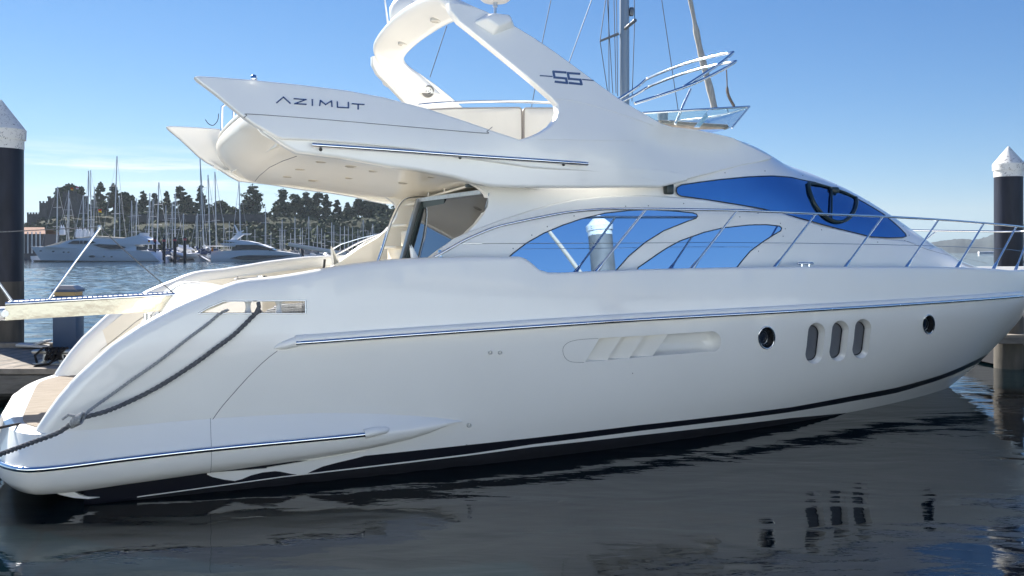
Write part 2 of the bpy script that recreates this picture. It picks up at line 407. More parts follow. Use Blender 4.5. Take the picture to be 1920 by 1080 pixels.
# paint lines: boot stripe and the white band under it
boot_top = Hl([(300, 886), (530, 866), (640, 859), (700, 853), (880, 834), (1000, 821), (1200, 797), (1300, 786), (1480, 764), (1600, 742), (1680, 727), (1765, 703), (1815, 682), (1843, 668)])
boot_bot = Hl([(300, 925), (530, 893), (700, 873), (880, 851), (1000, 833), (1200, 808), (1300, 796), (1480, 773), (1600, 752), (1680, 737), (1765, 711), (1815, 690), (1846, 672)])
white_bot = Hl([(300, 927), (530, 895), (700, 875.5), (880, 854), (1000, 838), (1200, 816), (1300, 805), (1480, 784), (1600, 773), (1680, 758), (1740, 742)]) + [Vector((20, -.02))]
def lin(Pl, x):
    if x <= Pl[0][0]: return Pl[0][1] + (x - Pl[0][0]) * (Pl[1][1] - Pl[0][1]) / (Pl[1][0] - Pl[0][0])
    for i in range(len(Pl) - 1):
        if Pl[i][0] <= x <= Pl[i + 1][0]: return Pl[i][1] + (x - Pl[i][0]) * (Pl[i + 1][1] - Pl[i][1]) / max(1e-6, Pl[i + 1][0] - Pl[i][0])
    return Pl[-1][1]
boot_top.append(Vector((20, max(boot_top[-1][1], .52)))); boot_bot.append(Vector((20, .47)))
def hcls(x, y):
    if x < .35 and y < lin(boot_top, x): return 1
    if y > lin(boot_top, x): return 0
    if y > lin(boot_bot, x): return 1
    if y > lin(white_bot, x): return 0
    return 2
def ext(Pl): return [Vector((-.05, lin(Pl, -.05)))] + [Vector(p) for p in Pl if p[0] > 0.0]
fair = Hl([(372, 587), (392, 577), (420, 565), (573, 564), (573, 587), (470, 588)])
def stadium(x0, x1, y0, y1, sl=0.0, n=10):
    r = (x1 - x0) / 2; cx = (x0 + x1) / 2; P = []
    for k in range(n + 1): a = math.pi * k / n; P.append((cx + r * math.cos(a) + sl, y0 + r * 1.1 - r * 1.1 * math.sin(a)))
    for k in range(n + 1): a = math.pi + math.pi * k / n; P.append((cx + r * math.cos(a) - sl, y1 - r * 1.1 - r * 1.1 * math.sin(a)))
    return P
ovals = [stadium(1512, 1544, 605, 682, 2.5), stadium(1557, 1588.5, 601, 677, 2.5), stadium(1600, 1630.5, 598, 672, 2.5)]
def ellipse(cx, cy, rx, ry, n=28, rot=0): return [(cx + rx * math.cos(2 * math.pi * k / n), cy + ry * math.sin(2 * math.pi * k / n)) for k in range(n)]
ports = [ellipse(1437, 633, 15, 20.5), ellipse(1741, 608, 10.5, 17.5)]
vent = [(1124, 634), (1200, 630), (1335, 621)] + [(1335 + 17 * math.sin(a), 640.5 - 19.5 * math.cos(a)) for a in [math.pi * k / 10 for k in range(1, 10)]] + [(1325, 660), (1230, 667), (1097, 679)]
holes = [fair] + [Hl(o) for o in ovals] + [Hl(o) for o in ports] + [Hl(vent)]
hb = MB()
patch(hb, [outline], h_fwd, .22) if False else None
patch(hb, [outline] + holes, h_fwd, .2, th=0, lines=[ext(boot_top), ext(boot_bot), ext(white_bot)], classify=hcls, mirror=True)
# inner skin of the bulwark with a rounded capping, near and far
def bullnose(MBo, edge2, rf, n=8, depth=.9, inn=.0):
    """roll the sheer over: edge2 = domain points of the edge; rf(x) radius; then down the inner face"""
    pts = [Vector(p) for p in edge2]; rows = []
    for i, p in enumerate(pts):
        a = pts[max(i - 1, 0)]; c = pts[min(i + 1, len(pts) - 1)]; tn = (Vector(h_fwd(c.x, c.y, 0)) - Vector(h_fwd(a.x, a.y, 0)))
        tn = Vector((tn.x, 0, tn.z)).normalized(); nn = Vector((tn.z, 0, -tn.x))
        if nn.z < -0.01 or (abs(nn.z) < .3 and nn.x > 0): nn = -nn
        r = rf(p.x); P0 = Vector(h_fwd(p.x, p.y, 0)); row = []
        for k in range(n + 1):
            ph = math.pi * k / n; row.append(P0 + nn * (r * math.sin(ph)) + Vector((0, r * (1 - math.cos(ph)), 0)))
        dn = row[-1] - nn * 0; dd_ = .07 if .35 < dn.x < 2.05 else (depth if dn.x < 3.2 else .22); low = Vector((dn.x, dn.y + .02, max(.5, dn.z - dd_)))
        if dn.z > .62: row.append(low)
        else: row.append(Vector((dn.x, dn.y, dn.z - .05)))
        rows.append(row)
    for sg in (1, -1):
        MBo.grid([[Vector((p.x, p.y * sg, p.z)) for p in r] for r in rows], 0, flip=(sg == 1))
edge = [Vector((19.9, 1.95))] + top
ed = []
for i in range(len(edge) - 1):
    m = max(1, int((edge[i + 1] - edge[i]).length / .12)); ed += [edge[i].lerp(edge[i + 1], k / m) for k in range(m)]
ed.append(edge[-1])
bullnose(hb, ed, lambda a: .035 + .085 * sst(4.0, 1.0, a))
# bottom of the hull
V0 = [h_fwd(x, -.45, 0) for x in [i * .5 for i in range(0, 41)]]
hb.grid([[Vector(p) for p in V0], [Vector((p[0], 0, -.9)) for p in V0]]); hb.grid([[Vector((p[0], -p[1], p[2])) for p in V0], [Vector((p[0], 0, -.9)) for p in V0]])
hull = hb.build('hull', [GEL, BOOT, ANTI], Y, 40, recalc=False)
bm = bmesh.new(); bm.from_mesh(hull.data); bmesh.ops.remove_doubles(bm, verts=bm.verts[:], dist=.0008); bmesh.ops.recalc_face_normals(bm, faces=bm.faces[:]); bm.to_mesh(hull.data); bm.free()
hull.data.set_sharp_from_angle(angle=math.radians(38))

def strip(name, rows, m, parent=None, smooth=35, label=None): return MB().grid(rows).build(name, m, parent or Y, smooth, label, recalc=False)
def hs(px, py, off=0.0): return Ps(px, py, Bh, off)
# stainless framed opening with fairlead rollers
def loop3(px_list, B, off, step=.1, w=None):
    return [Ps(p[0], p[1], B, off) if w is None else Pw(p[0], p[1], w) for p in px_list]
fpx = [(372, 587.5), (392, 576), (420, 564.5), (573, 563.5), (573, 587.5)]
m_ = MB(); fp = [hs(x_, y_, .004) for x_, y_ in fpx]
for a_, b_ in zip(fp, fp[1:] + fp[:1]): m_.tube([a_, b_], .007, 6)
fd = [Vector((p.x, p.y + .2, p.z)) for p in fp]
for i in range(len(fp)): m_.add([fp[i], fp[(i + 1) % 5], fd[(i + 1) % 5], fd[i]], [(0, 1, 2, 3)])
fairf = m_.build('fairlead_frame', mat('fairlead_steel', (.34, .36, .40), .12, 1.0), Y, 30)
for px in (468, 526):
    c0 = Ps(px, 588, Bh); c0.y += .1; c1 = Ps(px, 564, Bh); hh = c1.z - c0.z
    MB().lathe([(.034, 0), (.034, .01), (.026, hh * .25), (.024, hh * .5), (.028, hh * .75), (.042, hh - .008), (.042, hh)], c0, n=20).build('roller', mat('white_roller', (.75, .75, .73), .3), fairf, 40)
# hull seam of the bathing platform extension
def surf_line(name, px_list, B, r=.003, m=None, off=.001, parent=None, n=6):
    P = [Ps(p.x, p.y, B, off) for p in catmull([(a, b, 0) for a, b in px_list], n=n)]
    return MB().tube(P, r, 5).build(name, m or SEAM, parent or Y, 60)
surf_line('panel_seam', [(520, 658), (497, 676), (470, 702), (440, 735), (415, 764), (395, 792)], Bh, .003)

# rub rail: moulded white shoulder + steel strip
rub_px = [(553, 643), (600, 640), (700, 632.5), (850, 622), (1000, 612), (1200, 599), (1400, 588), (1600, 576.5), (1750, 567), (1850, 560), (1912, 555)]
rub = [Ps(p.x, p.y, Bh) for p in catmull([(a, b, 0) for a, b in rub_px], n=8)]
m_ = MB(); m_.tube([p + Vector((0, -.012, .035)) for p in rub], .042, 12)
m2 = MB(); m2.tube([p + Vector((0, -.044, .002)) for p in rub], .024, 10)
for sg in (1, -1):
    if sg == -1:
        m_.V += [Vector((v.x, -v.y, v.z)) for v in m_.V]; n_ = len(m_.V) // 2; m_.F += [tuple(i + n_ for i in f[::-1]) for f in m_.F]; m_.M += m_.M[:]
        m2.V += [Vector((v.x, -v.y, v.z)) for v in m2.V]; n_ = len(m2.V) // 2; m2.F += [tuple(i + n_ for i in f[::-1]) for f in m2.F]; m2.M += m2.M[:]
m_.build('rub_rail', GEL, Y, 60); rs = m2.build('steel_strip', STEEL, Y, 60)
m_ = MB()
for k in range(6, len(rub), 6): m_.lathe([(.006, 0), (.005, .003)], rub[k] + Vector((0, -.066, .002)), (0, -1, 0), 8)
m_.build('rivets', STEELD, rs, 0, kind='stuff')
# its pointed white tail piece
tp = [hs(x_, y_) for x_, y_ in [(513, 655), (523, 647), (540, 641), (558, 636)]]; m_ = MB()
m_.tube([hs(514, 653), hs(522, 650), hs(535, 647), hs(553, 643) + Vector((0, -.01, .01)), hs(575, 640) + Vector((0, -.012, .03))], [.004, .03, .045, .05, .045], 12)
m_.build('rub_rail_end', GEL, Y, 60)

# oval windows, recessed with pale bevels
for o in ovals:
    P = [hs(*p) for p in o]; cx = sum(P, Vector()) / len(P)
    def off_(p, sc, d): q = cx + (p - cx) * sc; return Vector((q.x - .014 * (1 if sc < 1 else 0), q.y + d, q.z))
    m_ = MB(); r0 = [off_(p, 1.10, -.004) for p in P]; r1 = [off_(p, 1.0, -.006) for p in P]; r2 = [off_(p, .90, .05) for p in P]; r3 = [off_(p, .86, .09) for p in P]
    for a_, b_ in ((r0, r1), (r1, r2), (r2, r3)): m_.grid([a_ + a_[:1], b_ + b_[:1]])
    wf = m_.build('oval_window', GEL, Y, 60)
    MB().add(r3 + [sum(r3, Vector()) / len(r3)], [(i, (i + 1) % len(r3), len(r3)) for i in range(len(r3))]).build('pane', SMOKE, wf, 0)
    MB().tube([p + Vector((0, -.006, 0)) for p in r3], .008, 6, closed=True).build('gasket', RUBBER, wf, 60)
for o in ports:
    P = [hs(*p) for p in o]; cx = sum(P, Vector()) / len(P); n = len(P)
    m_ = MB(); m_.tube([p + Vector((0, -.004, 0)) for p in P], .011, 8, closed=True)
    r1 = [Vector((p.x, p.y + .07, p.z)) for p in [cx + (p - cx) * .92 for p in P]]; m_.grid([P + P[:1], r1 + r1[:1]], 1)
    pf = m_.build('porthole', [STEEL, RUBBER], Y, 60)
    MB().add(r1 + [sum(r1, Vector()) / n], [(i, (i + 1) % n, n) for i in range(n)]).build('pane', DARKG, pf, 0)
    MB().tube([cx + (p - cx) * .62 + Vector((-.02, .05, 0)) for p in P], .004, 6, closed=True).build('opening_ring', STEELD, pf, 60)
# engine air intake: scooped recess with three overlapping vanes
vp = [hs(*p) for p in vent]; n = len(vp); c_ = sum(vp, Vector()) / n
mv = MB(); prof = [(1, 0), (.97, .06), (.86, .13), (.6, .17), (.0, .18)]; rows = []
for sc, d in prof: rows.append([Vector((c_.x + (p.x - c_.x) * (1 - (1 - sc) * .25), p.y + d, c_.z + (p.z - c_.z) * sc)) for p in vp + vp[:1]])
mv.grid(rows); vi = mv.build('air_intake', GEL, Y, 50)
for k, (xa, xb) in enumerate([(1124, 1097), (1167, 1138), (1210, 1181)]):
    a0 = hs(xa, 634 - 4.2 * k * .55); a1 = hs(xb, 679 - 3.6 * k); b0 = hs(xa + 43, 631.5 - 4.2 * k * .55); b1 = hs(xb + 43, 675.5 - 3.6 * k)
    q = Vector((0, .006, 0)); dq = Vector((0, .075, 0))
    poly = [a0 + q + (0.075 if 0 else 0) * q, b0 + q, b1 + q, a1 + q]
    f0 = [a0 + dq * 1.45, b0 + q * 2, b1 + q * 2, a1 + dq * 1.45]; f1 = [p + Vector((0, .012, 0)) for p in f0]
    MB().add(f0 + f1, [(0, 1, 2, 3), (7, 6, 5, 4), (0, 4, 5, 1), (1, 5, 6, 2), (2, 6, 7, 3), (3, 7, 4, 0)]).build('vane', mat('vane_cream', (.72, .70, .64), .5), vi, 0)
surf_line('panel_seam', [(1122, 634.5), (1090, 636.5), (1068, 641), (1056, 652), (1058, 668), (1070, 678), (1095, 679.5)], Bh, .0022)
# small through-hull fittings
for px, py, r in ((919, 661, .024), (937, 661, .024), (879, 797, .028)):
    c_ = hs(px, py, .0); MB().lathe([(r, 0), (r, .018), (r * .8, .03), (r * .62, .03), (r * .55, .004)], c_ + Vector((0, .004, 0)), (0.05, -1, 0), 16).build('drain_fitting', STEELD, Y, 50)
for px, py in ((1186, 700), (875, 834), (1718, 717)):
    MB().lathe([(.006, 0), (.004, .006)], hs(px, py), (0, -1, 0), 8).build('drain_hole', RUBBER, Y, 0)

# ------------------------------------------------------------------ bathing platform and quarter fenders: one moulding swept round the stern
ZT = [(0, .70), (2, .74), (3.2, .78), (4.4, .79), (5.6, .745), (6.3, .63), (6.85, .535)]
path = []
def plan(u):  # half breadth of platform at u
    x_ = max(0, (.6 - u) / 1.44); return 2.33 * max(0, 1 - x_ ** 6) ** (1 / 2.3)
us_ = [-.84 + .0005, -.8396, -.838, -.835, -.83, -.81, -.78, -.74, -.68, -.6, -.5, -.38, -.22, 0, .25, .5, .75, 1, 1.25, 1.5, 1.75, 2, 2.25, 2.5, 2.75, 3, 3.2, 3.35, 3.48, 3.58]
half = [(-.84, 0.0), (-.84, .35), (-.84, .7)] + [(u_, plan(u_)) for u_ in us_ if plan(u_) > .75]
half = [(p.x, p.y) for p in catmull([Vector((a, b, 0)) for a, b in half[:16]], n=3)] + half[16:]
mp_ = MB(); rows = []
def sp_sec(u_, hw, nx, ny):
    # near-tip taper
    kk = max(0, min(1, (3.62 - u_) / 1.5)) ** .5
    zt = interp([(-.84, .70), (-.3, .74), (.3, .77), (1, .785), (2, .765), (2.6, .72), (3.0, .67), (3.25, .625), (3.45, .575), (3.58, .53)], u_)
    zb = interp([(-.84, .16), (-.3, .13), (.3, .16), (1, .20), (1.8, .24), (2.4, .285), (3.05, .375), (3.4, .475), (3.58, .52)], u_)
    base = min(hw, Bh(max(u_, 0), (zt + zb) / 2) - .03)
    pr = [(-.25, .695 if u_ < .2 else zt + .0), (-.16, .70 if u_ < .2 else zt), (-.03, zt - .004), (.05 * kk, zt - .03 * kk), (.10 * kk + .01, zt - .35 * (zt - zb)), (.15 * kk + .02, zt - .52 * (zt - zb)), (.155 * kk + .02, zt - .62 * (zt - zb)), (.135 * kk + .02, zt - .80 * (zt - zb)), (.07 * kk + .01, zb + .03 * kk), (-.03, zb), (-.3, zb + .0)]
    return base, pr, zt, zb
def sp_point(i, o, z):
    pass
nrm2 = []
for i, (u_, hw) in enumerate(half):
    base, pr, zt, zb = sp_sec(u_, hw, 0, 0)
    nrm2.append([u_, base, pr])
rails = []
for i, (u_, base, pr) in enumerate(nrm2):
    a_ = nrm2[max(0, i - 1)]; c_ = nrm2[min(len(nrm2) - 1, i + 1)]
    tx, ty = c_[0] - a_[0], c_[1] - a_[1]; l_ = math.hypot(tx, ty) or 1; nx, ny = -ty / l_, tx / l_      # outward in (u, +hw)
    if i == 0: nx, ny = -1, 0
    if ny < 0 and u_ > 0: nx, ny = -nx, -ny
    rows.append([Vector((u_ + nx * o, -(base + ny * o), z)) for o, z in pr]); rails.append(rows[-1][5] + Vector((nx * .012, -ny * .012, -.01)))
full = [[Vector((p.x, -p.y, p.z)) for p in r] for r in rows[::-1]] + rows[1:]
full_s = []
for j in range(len(full[0])): pass
mp_.grid(full)
plat = mp_.build('swim_platform', GEL, Y, 45)
tipP = rows[-1]
rl = [Vector((p.x, -p.y, p.z)) for p in rails[::-1]] + rails[1:]; rl = [p for p in rl if p.x < 2.72]
rl = [Vector(p) for p in catmull(rl, n=3)]
MB().tube(rl, .027, 10).build('rub_strip', STEEL, plat, 60)
e_ = rl[-1]; MB().tube([e_ + Vector((-.02, .02, 0)), e_ + Vector((.08, .015, .015)), e_ + Vector((.2, .03, .02)), e_ + Vector((.27, .06, .02))], [.05, .05, .035, .005], 12).build('rub_strip_end', GEL, plat, 60)
# platform floor under the teak and its white rim
def plat_outline(dr, u1=1.3):
    P = []
    for w_s in (-1, 1):
        Q = [(-.84 + dr, v) for v in ()]
        for u_, hw in half:
            if u_ > u1: break
            Q.append((u_ + dr * (1 if u_ < -.5 else 0) + dr * 0, w_s * max(0, hw - dr)))
        P.append(Q)
    return [Vector(p) for p in P[0][::-1]] + [Vector(p) for p in P[1][1:]]
po = plat_outline(.22, 1.0); m_ = MB(); m_.prism([(p.x, p.y) for p in po], lambda x_, y_: (x_, y_, .52), lambda x_, y_: (x_, y_, .698)); m_.build('platform_floor', GEL, Y, 0)
po = plat_outline(.20); m_ = MB(); k = 0
w_ = -1.98
while w_ < 2.0:
    ul = min([p.x for p in po if abs(p.y - w_) < .25] or [-.64]); xx = (abs(w_) / 2.18) ** 7
    ul = -.67 + .5 * xx
    m_.box(((ul + 1.0) / 2, w_, .703), (1.0 - ul, .052, .014)); w_ += .0575
m_.build('teak_planking', TEAK, plat, 0, kind='stuff')

# pale spray fins low on the quarter, below the fender moulding
for P in ([(388, 889), (398, 893.5), (420, 898.5), (440, 901), (453, 897.5), (470, 890.5), (492, 885), (520, 882), (545, 880), (545, 874), (388, 886)], [(500, 881), (525, 883.5), (545, 887.5), (560, 889.5), (572, 889), (584, 882.5), (604, 874), (630, 867), (668, 858), (690, 852), (690, 844), (500, 876)], [(92, 918), (138, 920), (148, 926), (165, 930.5), (187, 931.5), (165, 934), (138, 932), (112, 926)]):
    fb_ = MB(); pp_ = [Ps(a, b, Bh, .02 if a > 200 else .03) for a, b in P]; n_ = len(pp_)
    fb_.add(pp_ + [p + Vector((0, .05, 0)) for p in pp_], [tuple(range(n_)), tuple(range(2 * n_ - 1, n_ - 1, -1))] + [(i, i + n_, (i + 1) % n_ + n_, (i + 1) % n_) for i in range(n_)]); fb_.build('spray_fin', GEL, Y, 0)

q_ = []
for i_ in (1, 2, 3, 4, 5, 6, 7, 8, 9, 10):
    q_.append(min(rows, key=lambda r: abs(r[0].x - 1.03))[i_] + Vector((0, -.002, 0)))
MB().tube(q_[:-1], .0018, 5).build('panel_seam', SEAM, Y, 0)
# ------------------------------------------------------------------ deckhouse
ZC = [(2.5, 3.40), (5.0, 3.50), (6.3, 3.75), (7.2, 3.96), (8.2, 4.02), (8.6, 3.93), (9.04, 3.76), (9.6, 3.62), (10.25, 3.42), (11.0, 3.10), (11.55, 2.83), (12.1, 2.58), (12.71, 2.34), (13.3, 2.19), (13.8, 2.08), (14.3, 1.90)]
Z0 = 1.3
def zc(u): return interp(ZC, u)
def Wd(u):
    if u < 6.2: return 1.90
    s = min(1, (u - 6.2) / 8.15); return 1.90 * max(0, 1 - s ** 2.5) ** .75
def pe(u): return 15 - 9.5 * sst(6.4, 9.2, u)
def Bd(u, z):
    c_ = zc(u); tau = (z - Z0) / (c_ - Z0)
    if tau >= 1: return 0.0
    tau = max(0, tau); b_ = Wd(u) * math.sqrt(1 - tau ** pe(u)) * (1 - .05 * max(0, z - 2.0)) * (1 if u < 14.34 else 0)
    return min(b_, max(0, Bh(u, min(z, 1.9)) - .22)) if u > 8 and z < 2.0 else b_
def tk(k): return 1 - (1 - k) ** 2.0            # k in 0..1 -> tau, dense towards the crown
def d_fwd(u, kk, off):
    k = max(0, min(1, kk / 3)); z = Z0 + (zc(u) - Z0) * tk(k)
    return Vector((u, -max(0, Bd(u, z) - off), z))
def d_inv(P):
    t = max(0, min(1, (P[2] - Z0) / (zc(P[0]) - Z0))); return Vector((P[0], 3 * (1 - math.sqrt(1 - t))))
def D(px, py): return d_inv(Ps(px, py, Bd))
def Dl(L_): return [D(*p) for p in L_]
aft_curve = [(785, 500), (803, 486), (828, 467), (850, 453), (874, 438), (893, 420), (907, 402), (915, 387), (916, 374), (911, 363), (900, 352), (885, 344)]
dm = MB()
outl = [Vector((14.33, .0)), Vector((14.33, 3.0)), Vector((12, 3.0)), Vector((9, 3.0)), Vector((6, 3.0)), Vector((3.7, 3.0)), Vector((3.7, 2.0))] + Dl(aft_curve)[::-1] + [Vector((3.0, .6)), Vector((3.1, 0))]
patch(dm, [outl], d_fwd, .16, th=.10, mirror=True, mi_edge=0)
dh = dm.build('deckhouse', GEL, Y, 40, recalc=False)
bm = bmesh.new(); bm.from_mesh(dh.data); bmesh.ops.remove_doubles(bm, verts=bm.verts[:], dist=.0006); bm.to_mesh(dh.data); bm.free(); dh.data.set_sharp_from_angle(angle=math.radians(38))
# lower coach side standing a little proud, with the swept eyebrow edge
brow = [(790, 496), (815, 474), (850, 447), (895, 428), (942, 411), (1000, 392), (1040, 381), (1075, 374), (1125, 368), (1175, 366), (1230, 367), (1275, 370.5), (1350, 380), (1425, 393), (1490, 408.5), (1562, 428.5), (1630, 445.5), (1668, 449), (1700, 452), (1740, 466), (1790, 480), (1834, 490), (1860, 500)]
cm = MB()
bl = Dl(brow); lowr = [Vector((14.2, .0)), Vector((3.2, 0)), Vector((3.1, 1.0))]
patch(cm, [bl + lowr], lambda u, k, o: d_fwd(u, k, o - .045), .16, th=.06, bul=.028, back=False, mirror=True)
cs = cm.build('coach_side', GEL, Y, 50)

def glass(name, px_list, m, off, parent, rim=.007, thick=.012, B=Bd, step=.18, label=None, smooth_px=True):
    inv = lambda P: Vector((P[0], P[2]))
    L_ = [inv(Ps(a, b, B)) for a, b in px_list]
    f = lambda x_, y_, o: Vector((x_, -(B(x_, y_) - o), y_))
    g_ = MB(); patch(g_, [L_], lambda x_, y_, o: f(x_, y_, o + off), step, th=thick, back=False)
    o_ = g_.build(name, m, parent, 40, label, recalc=False)
    # mirrored twin on the far side
    v = [Vector((p.x, -p.y, p.z)) for p in g_.V]; mk(name, v, [q[::-1] for q in g_.F], m, parent, 40)
    R_ = resample([Vector(p) for p in L_], .06)
    MB().tube([f(p.x, p.y, off - .001) for p in R_], rim, 6, closed=True).build('gasket', RUBBER, o_, 60)
    return o_
W1 = [(944, 488), (960, 474), (985, 455), (1015, 438), (1050, 423), (1085, 411), (1130, 400), (1175, 395), (1212, 393.5), (1260, 396), (1295, 399.5), (1302, 402), (1303.5, 406), (1300, 410), (1285, 415), (1240, 433), (1205, 455), (1175, 480), (1146, 513), (1100, 515), (1060, 517.5), (1030, 522), (990, 505), (950, 493)]
W2 = [(1190, 506), (1193, 501), (1205, 493), (1225, 479), (1246, 465), (1270, 452), (1315, 436), (1350, 427.5), (1400, 422), (1432, 421.5), (1457, 424), (1461, 428), (1459, 433), (1445, 441), (1425, 454), (1402, 471), (1385, 491), (1374, 505), (1300, 508), (1200, 511.5), (1192, 511)]
W3 = [(1266, 358), (1267, 352), (1275, 347), (1305, 342.5), (1347, 337), (1400, 332), (1445, 330), (1480, 332.5), (1525, 342), (1560, 353), (1600, 370), (1652, 400), (1680, 423), (1695, 438), (1697, 443), (1690, 445.5), (1665, 446), (1630, 444), (1562, 427), (1490, 407), (1425, 391), (1350, 378.5), (1295, 370.5), (1275, 368), (1268, 364)]
g1 = glass('side_window', W1, MIRROR, -.05, Y, B=Bd)
g2 = glass('side_window', W2, MIRROR, -.05, Y, B=Bd)
g3 = glass('windscreen', W3, mat('mirror_deep_sky', (.17, .34, .59), .02, 1.0), -.025, Y, B=Bd)  # same mirror glass; the deeper sky reflection is put into its darker blue
for a_, b_ in (((1347, 337), (1353, 379)), ((1561, 420), (1561.5, 428))):
    surf_line('mullion', [a_, b_], Bd, .006, RUBBER, -.0, g3)
MB().lathe([(.022, 0), (.018, .006), (.008, .006), (.008, .004)], Ps(1270, 358, Bd, -.02), (0, -1, 0), 16).build('fastener', STEELD, g3, 40)
# pantograph wiper
wm_ = MB()
def wl(L_, r, o=.05): return [Ps(p.x, p.y, Bd, o) for p in catmull([(a, b, 0) for a, b in L_], n=6)]
wm_.tube([p + Vector((0, -.045, 0)) for p in wl([(1512, 344), (1514, 358), (1523, 381), (1537, 400), (1553, 412), (1569, 416), (1585, 411), (1597, 397), (1602, 381), (1601, 371)], 0, 0)], .024, 8)
wm_.tube([p + Vector((0, -.045, 0)) for p in wl([(1512, 344), (1530, 346), (1556, 353), (1580, 361), (1601, 371)], 0, 0)], .016, 8)
wm_.tube([p + Vector((0, -.05, 0)) for p in wl([(1555, 354), (1554.5, 380), (1554, 411)], 0, 0)], .014, 8)
wm_.box(Ps(1559, 357, Bd) + Vector((0, -.05, 0)), (.14, .08, .09), bev=.025)
wm_.build('wiper', BLACKP, Y, 50)
# navigation side light
c_ = Ps(1250, 355, Bd); m_ = MB(); m_.box(c_ + Vector((0, -.045, 0)), (.11, .09, .13), bev=.02); m_.box(c_ + Vector((0, -.05, .07)), (.13, .11, .015), bev=.004)
m_.build('side_light', BLACKP, Y, 40)
# screw caps along the mouldings
m_ = MB()
for px, py in ((1169.5, 387), (1212, 386), (1278, 382), (1073, 405), (1023, 425), (994, 441), (959, 466), (942, 487), (1417, 400), (1383, 407), (1459, 419), (1468, 429), (1464, 443), (1418, 471), (1536, 431), (1641, 454), (1692, 451), (1700, 441), (1689, 424)):
    m_.lathe([(.008, 0), (.005, .004)], Ps(px, py, Bd, 0) + Vector((0, -.045, 0)), (0, -1, 0), 6)
for px, py in ((1272, 329), (1359, 324), (1434, 320.5), (1505, 329), (1568, 347), (1629, 378)):
    m_.lathe([(.008, 0), (.005, .004)], Ps(px, py, Bd, 0) + Vector((0, -.004, 0)), (0, -1, 0), 6)
m_.build('screw_caps', SEAM, Y, 0, kind='stuff')
surf_line('panel_seam', [(1700, 452), (1740, 468), (1790, 481), (1834, 490), (1850, 494)], lambda u, z: Bd(u, z) + .045, .0025, SEAM)

# ------------------------------------------------------------------ flybridge
def Wf(u, z): return 2.22 - .036 * max(0, u - 4.3) ** 2 - .36 * max(0, z - 3.62) - .10 * max(0, 3.45 - z)
def Bf(u, z):
    c_ = zc(u); b_ = Wf(u, z)
    tau = min(.985, max(0, (z - Z0) / (c_ - Z0))); bd = Wd(u) * math.sqrt(1 - tau ** pe(u)) * (1 - .05 * max(0, z - 2.0)) + .012
    m = sst(5.4, 7.9, u) * (1 - sst(3.45, 3.95, z))
    return b_ * (1 - m) + bd * m
def Bfl(u, z): return Bf(u, z) - .05 * (1 - sst(3.6, 5.4, u))
f_inv = lambda P: Vector((P[0], P[2]))
def Fl(L_, B=Bf): return [f_inv(Ps(a, b, B)) for a, b in L_]
def f_fwd(B): return lambda u, z, o: Vector((u, -(B(u, z) - o), z))
wing = [(365, 143.5), (372, 142), (400, 143.5), (470, 149), (560, 158), (650, 169), (720, 182), (800, 203), (870, 226), (930, 247), (975, 262), (1000, 254.5), (1018, 246), (1033, 236), (1043, 224), (1048, 210), (1046, 196), (1035, 184), (1000, 153), (950, 112), (905, 75), (880, 55), (862, 41)]
arch_t = [(846, 20), (842, 4), (862, 5), (885, 10), (910, 20), (960, 45), (1000, 69), (1040, 96), (1085, 129), (1120, 155), (1160, 184), (1200, 208), (1240, 231), (1262, 238)]
fly_r = [(1310, 243), (1375, 258), (1420, 280), (1452, 296), (1430, 302), (1390, 310), (1330, 326), (1290, 336), (1240, 343)]
wing_b = [(1100, 322), (1000, 315), (900, 300), (830, 290), (775, 280), (700, 272.5), (625, 265.5), (560, 262), (530, 261), (517, 256), (496, 244), (478, 234), (455, 218), (430, 197), (405, 176), (385, 161), (370, 150)]
fm = MB(); patch(fm, [Fl(wing) + Fl(arch_t) + Fl(fly_r) + Fl(wing_b)], f_fwd(Bf), .17, th=.14, bul=.02, mirror=True)
fly = fm.build('flybridge', GEL, Y, 40)
low = [(478, 234), (517, 254), (700, 262), (900, 290), (1000, 300), (1100, 306), (1240, 315), (1290, 325), (1290, 339), (1240, 351), (1100, 352), (1000, 351.5), (930, 350), (912, 347.5), (887, 342.5), (850, 332), (785, 320), (725, 312), (635, 296), (557, 286.5), (535, 274), (505, 253)]
fm = MB(); patch(fm, [Fl(low, Bfl)], f_fwd(Bfl), .17, th=.16, bul=.03, mirror=True)
fm.build('flybridge_skirt', GEL, Y, 50)
surf_line('panel_seam', [(457, 221), (463, 216), (470, 214), (600, 223.5), (775, 238.5), (905, 249.5), (913, 246), (923, 238)], Bf, .0035)
surf_line('panel_seam', [(1009, 261), (1100, 262.5), (1220, 266), (1320, 279), (1400, 293)], Bf, .003, GEL)
surf_line('panel_seam', [(1040, 185), (1080, 190), (1130, 203), (1180, 219), (1225, 235)], Bf, .004, GEL)
# steel trim rail under the wing
rp_ = [Ps(p.x, p.y, Bf) for p in catmull([(584, 272, 0), (720, 281, 0), (870, 292, 0), (1000, 300.5, 0), (1100, 307.5, 0)], n=8)]
m_ = MB(); m_.tube([p + Vector((0, -.02, 0)) for p in rp_], .023, 10); m_.build('wing_trim_rail', STEEL, Y, 60)
m_ = MB(); m_.tube([Vector((p.x, -p.y + .02, p.z)) for p in rp_], .023, 10); m_.build('wing_trim_rail', STEEL, Y, 60)
for px, py in ((601, 280), (862, 295), (1056, 308)):
    MB().lathe([(.017, 0), (.017, .015), (.008, .02)], Ps(px, py, Bf), (0, -1, -.4), 10).build('mounting_pad', RUBBER, Y, 40)
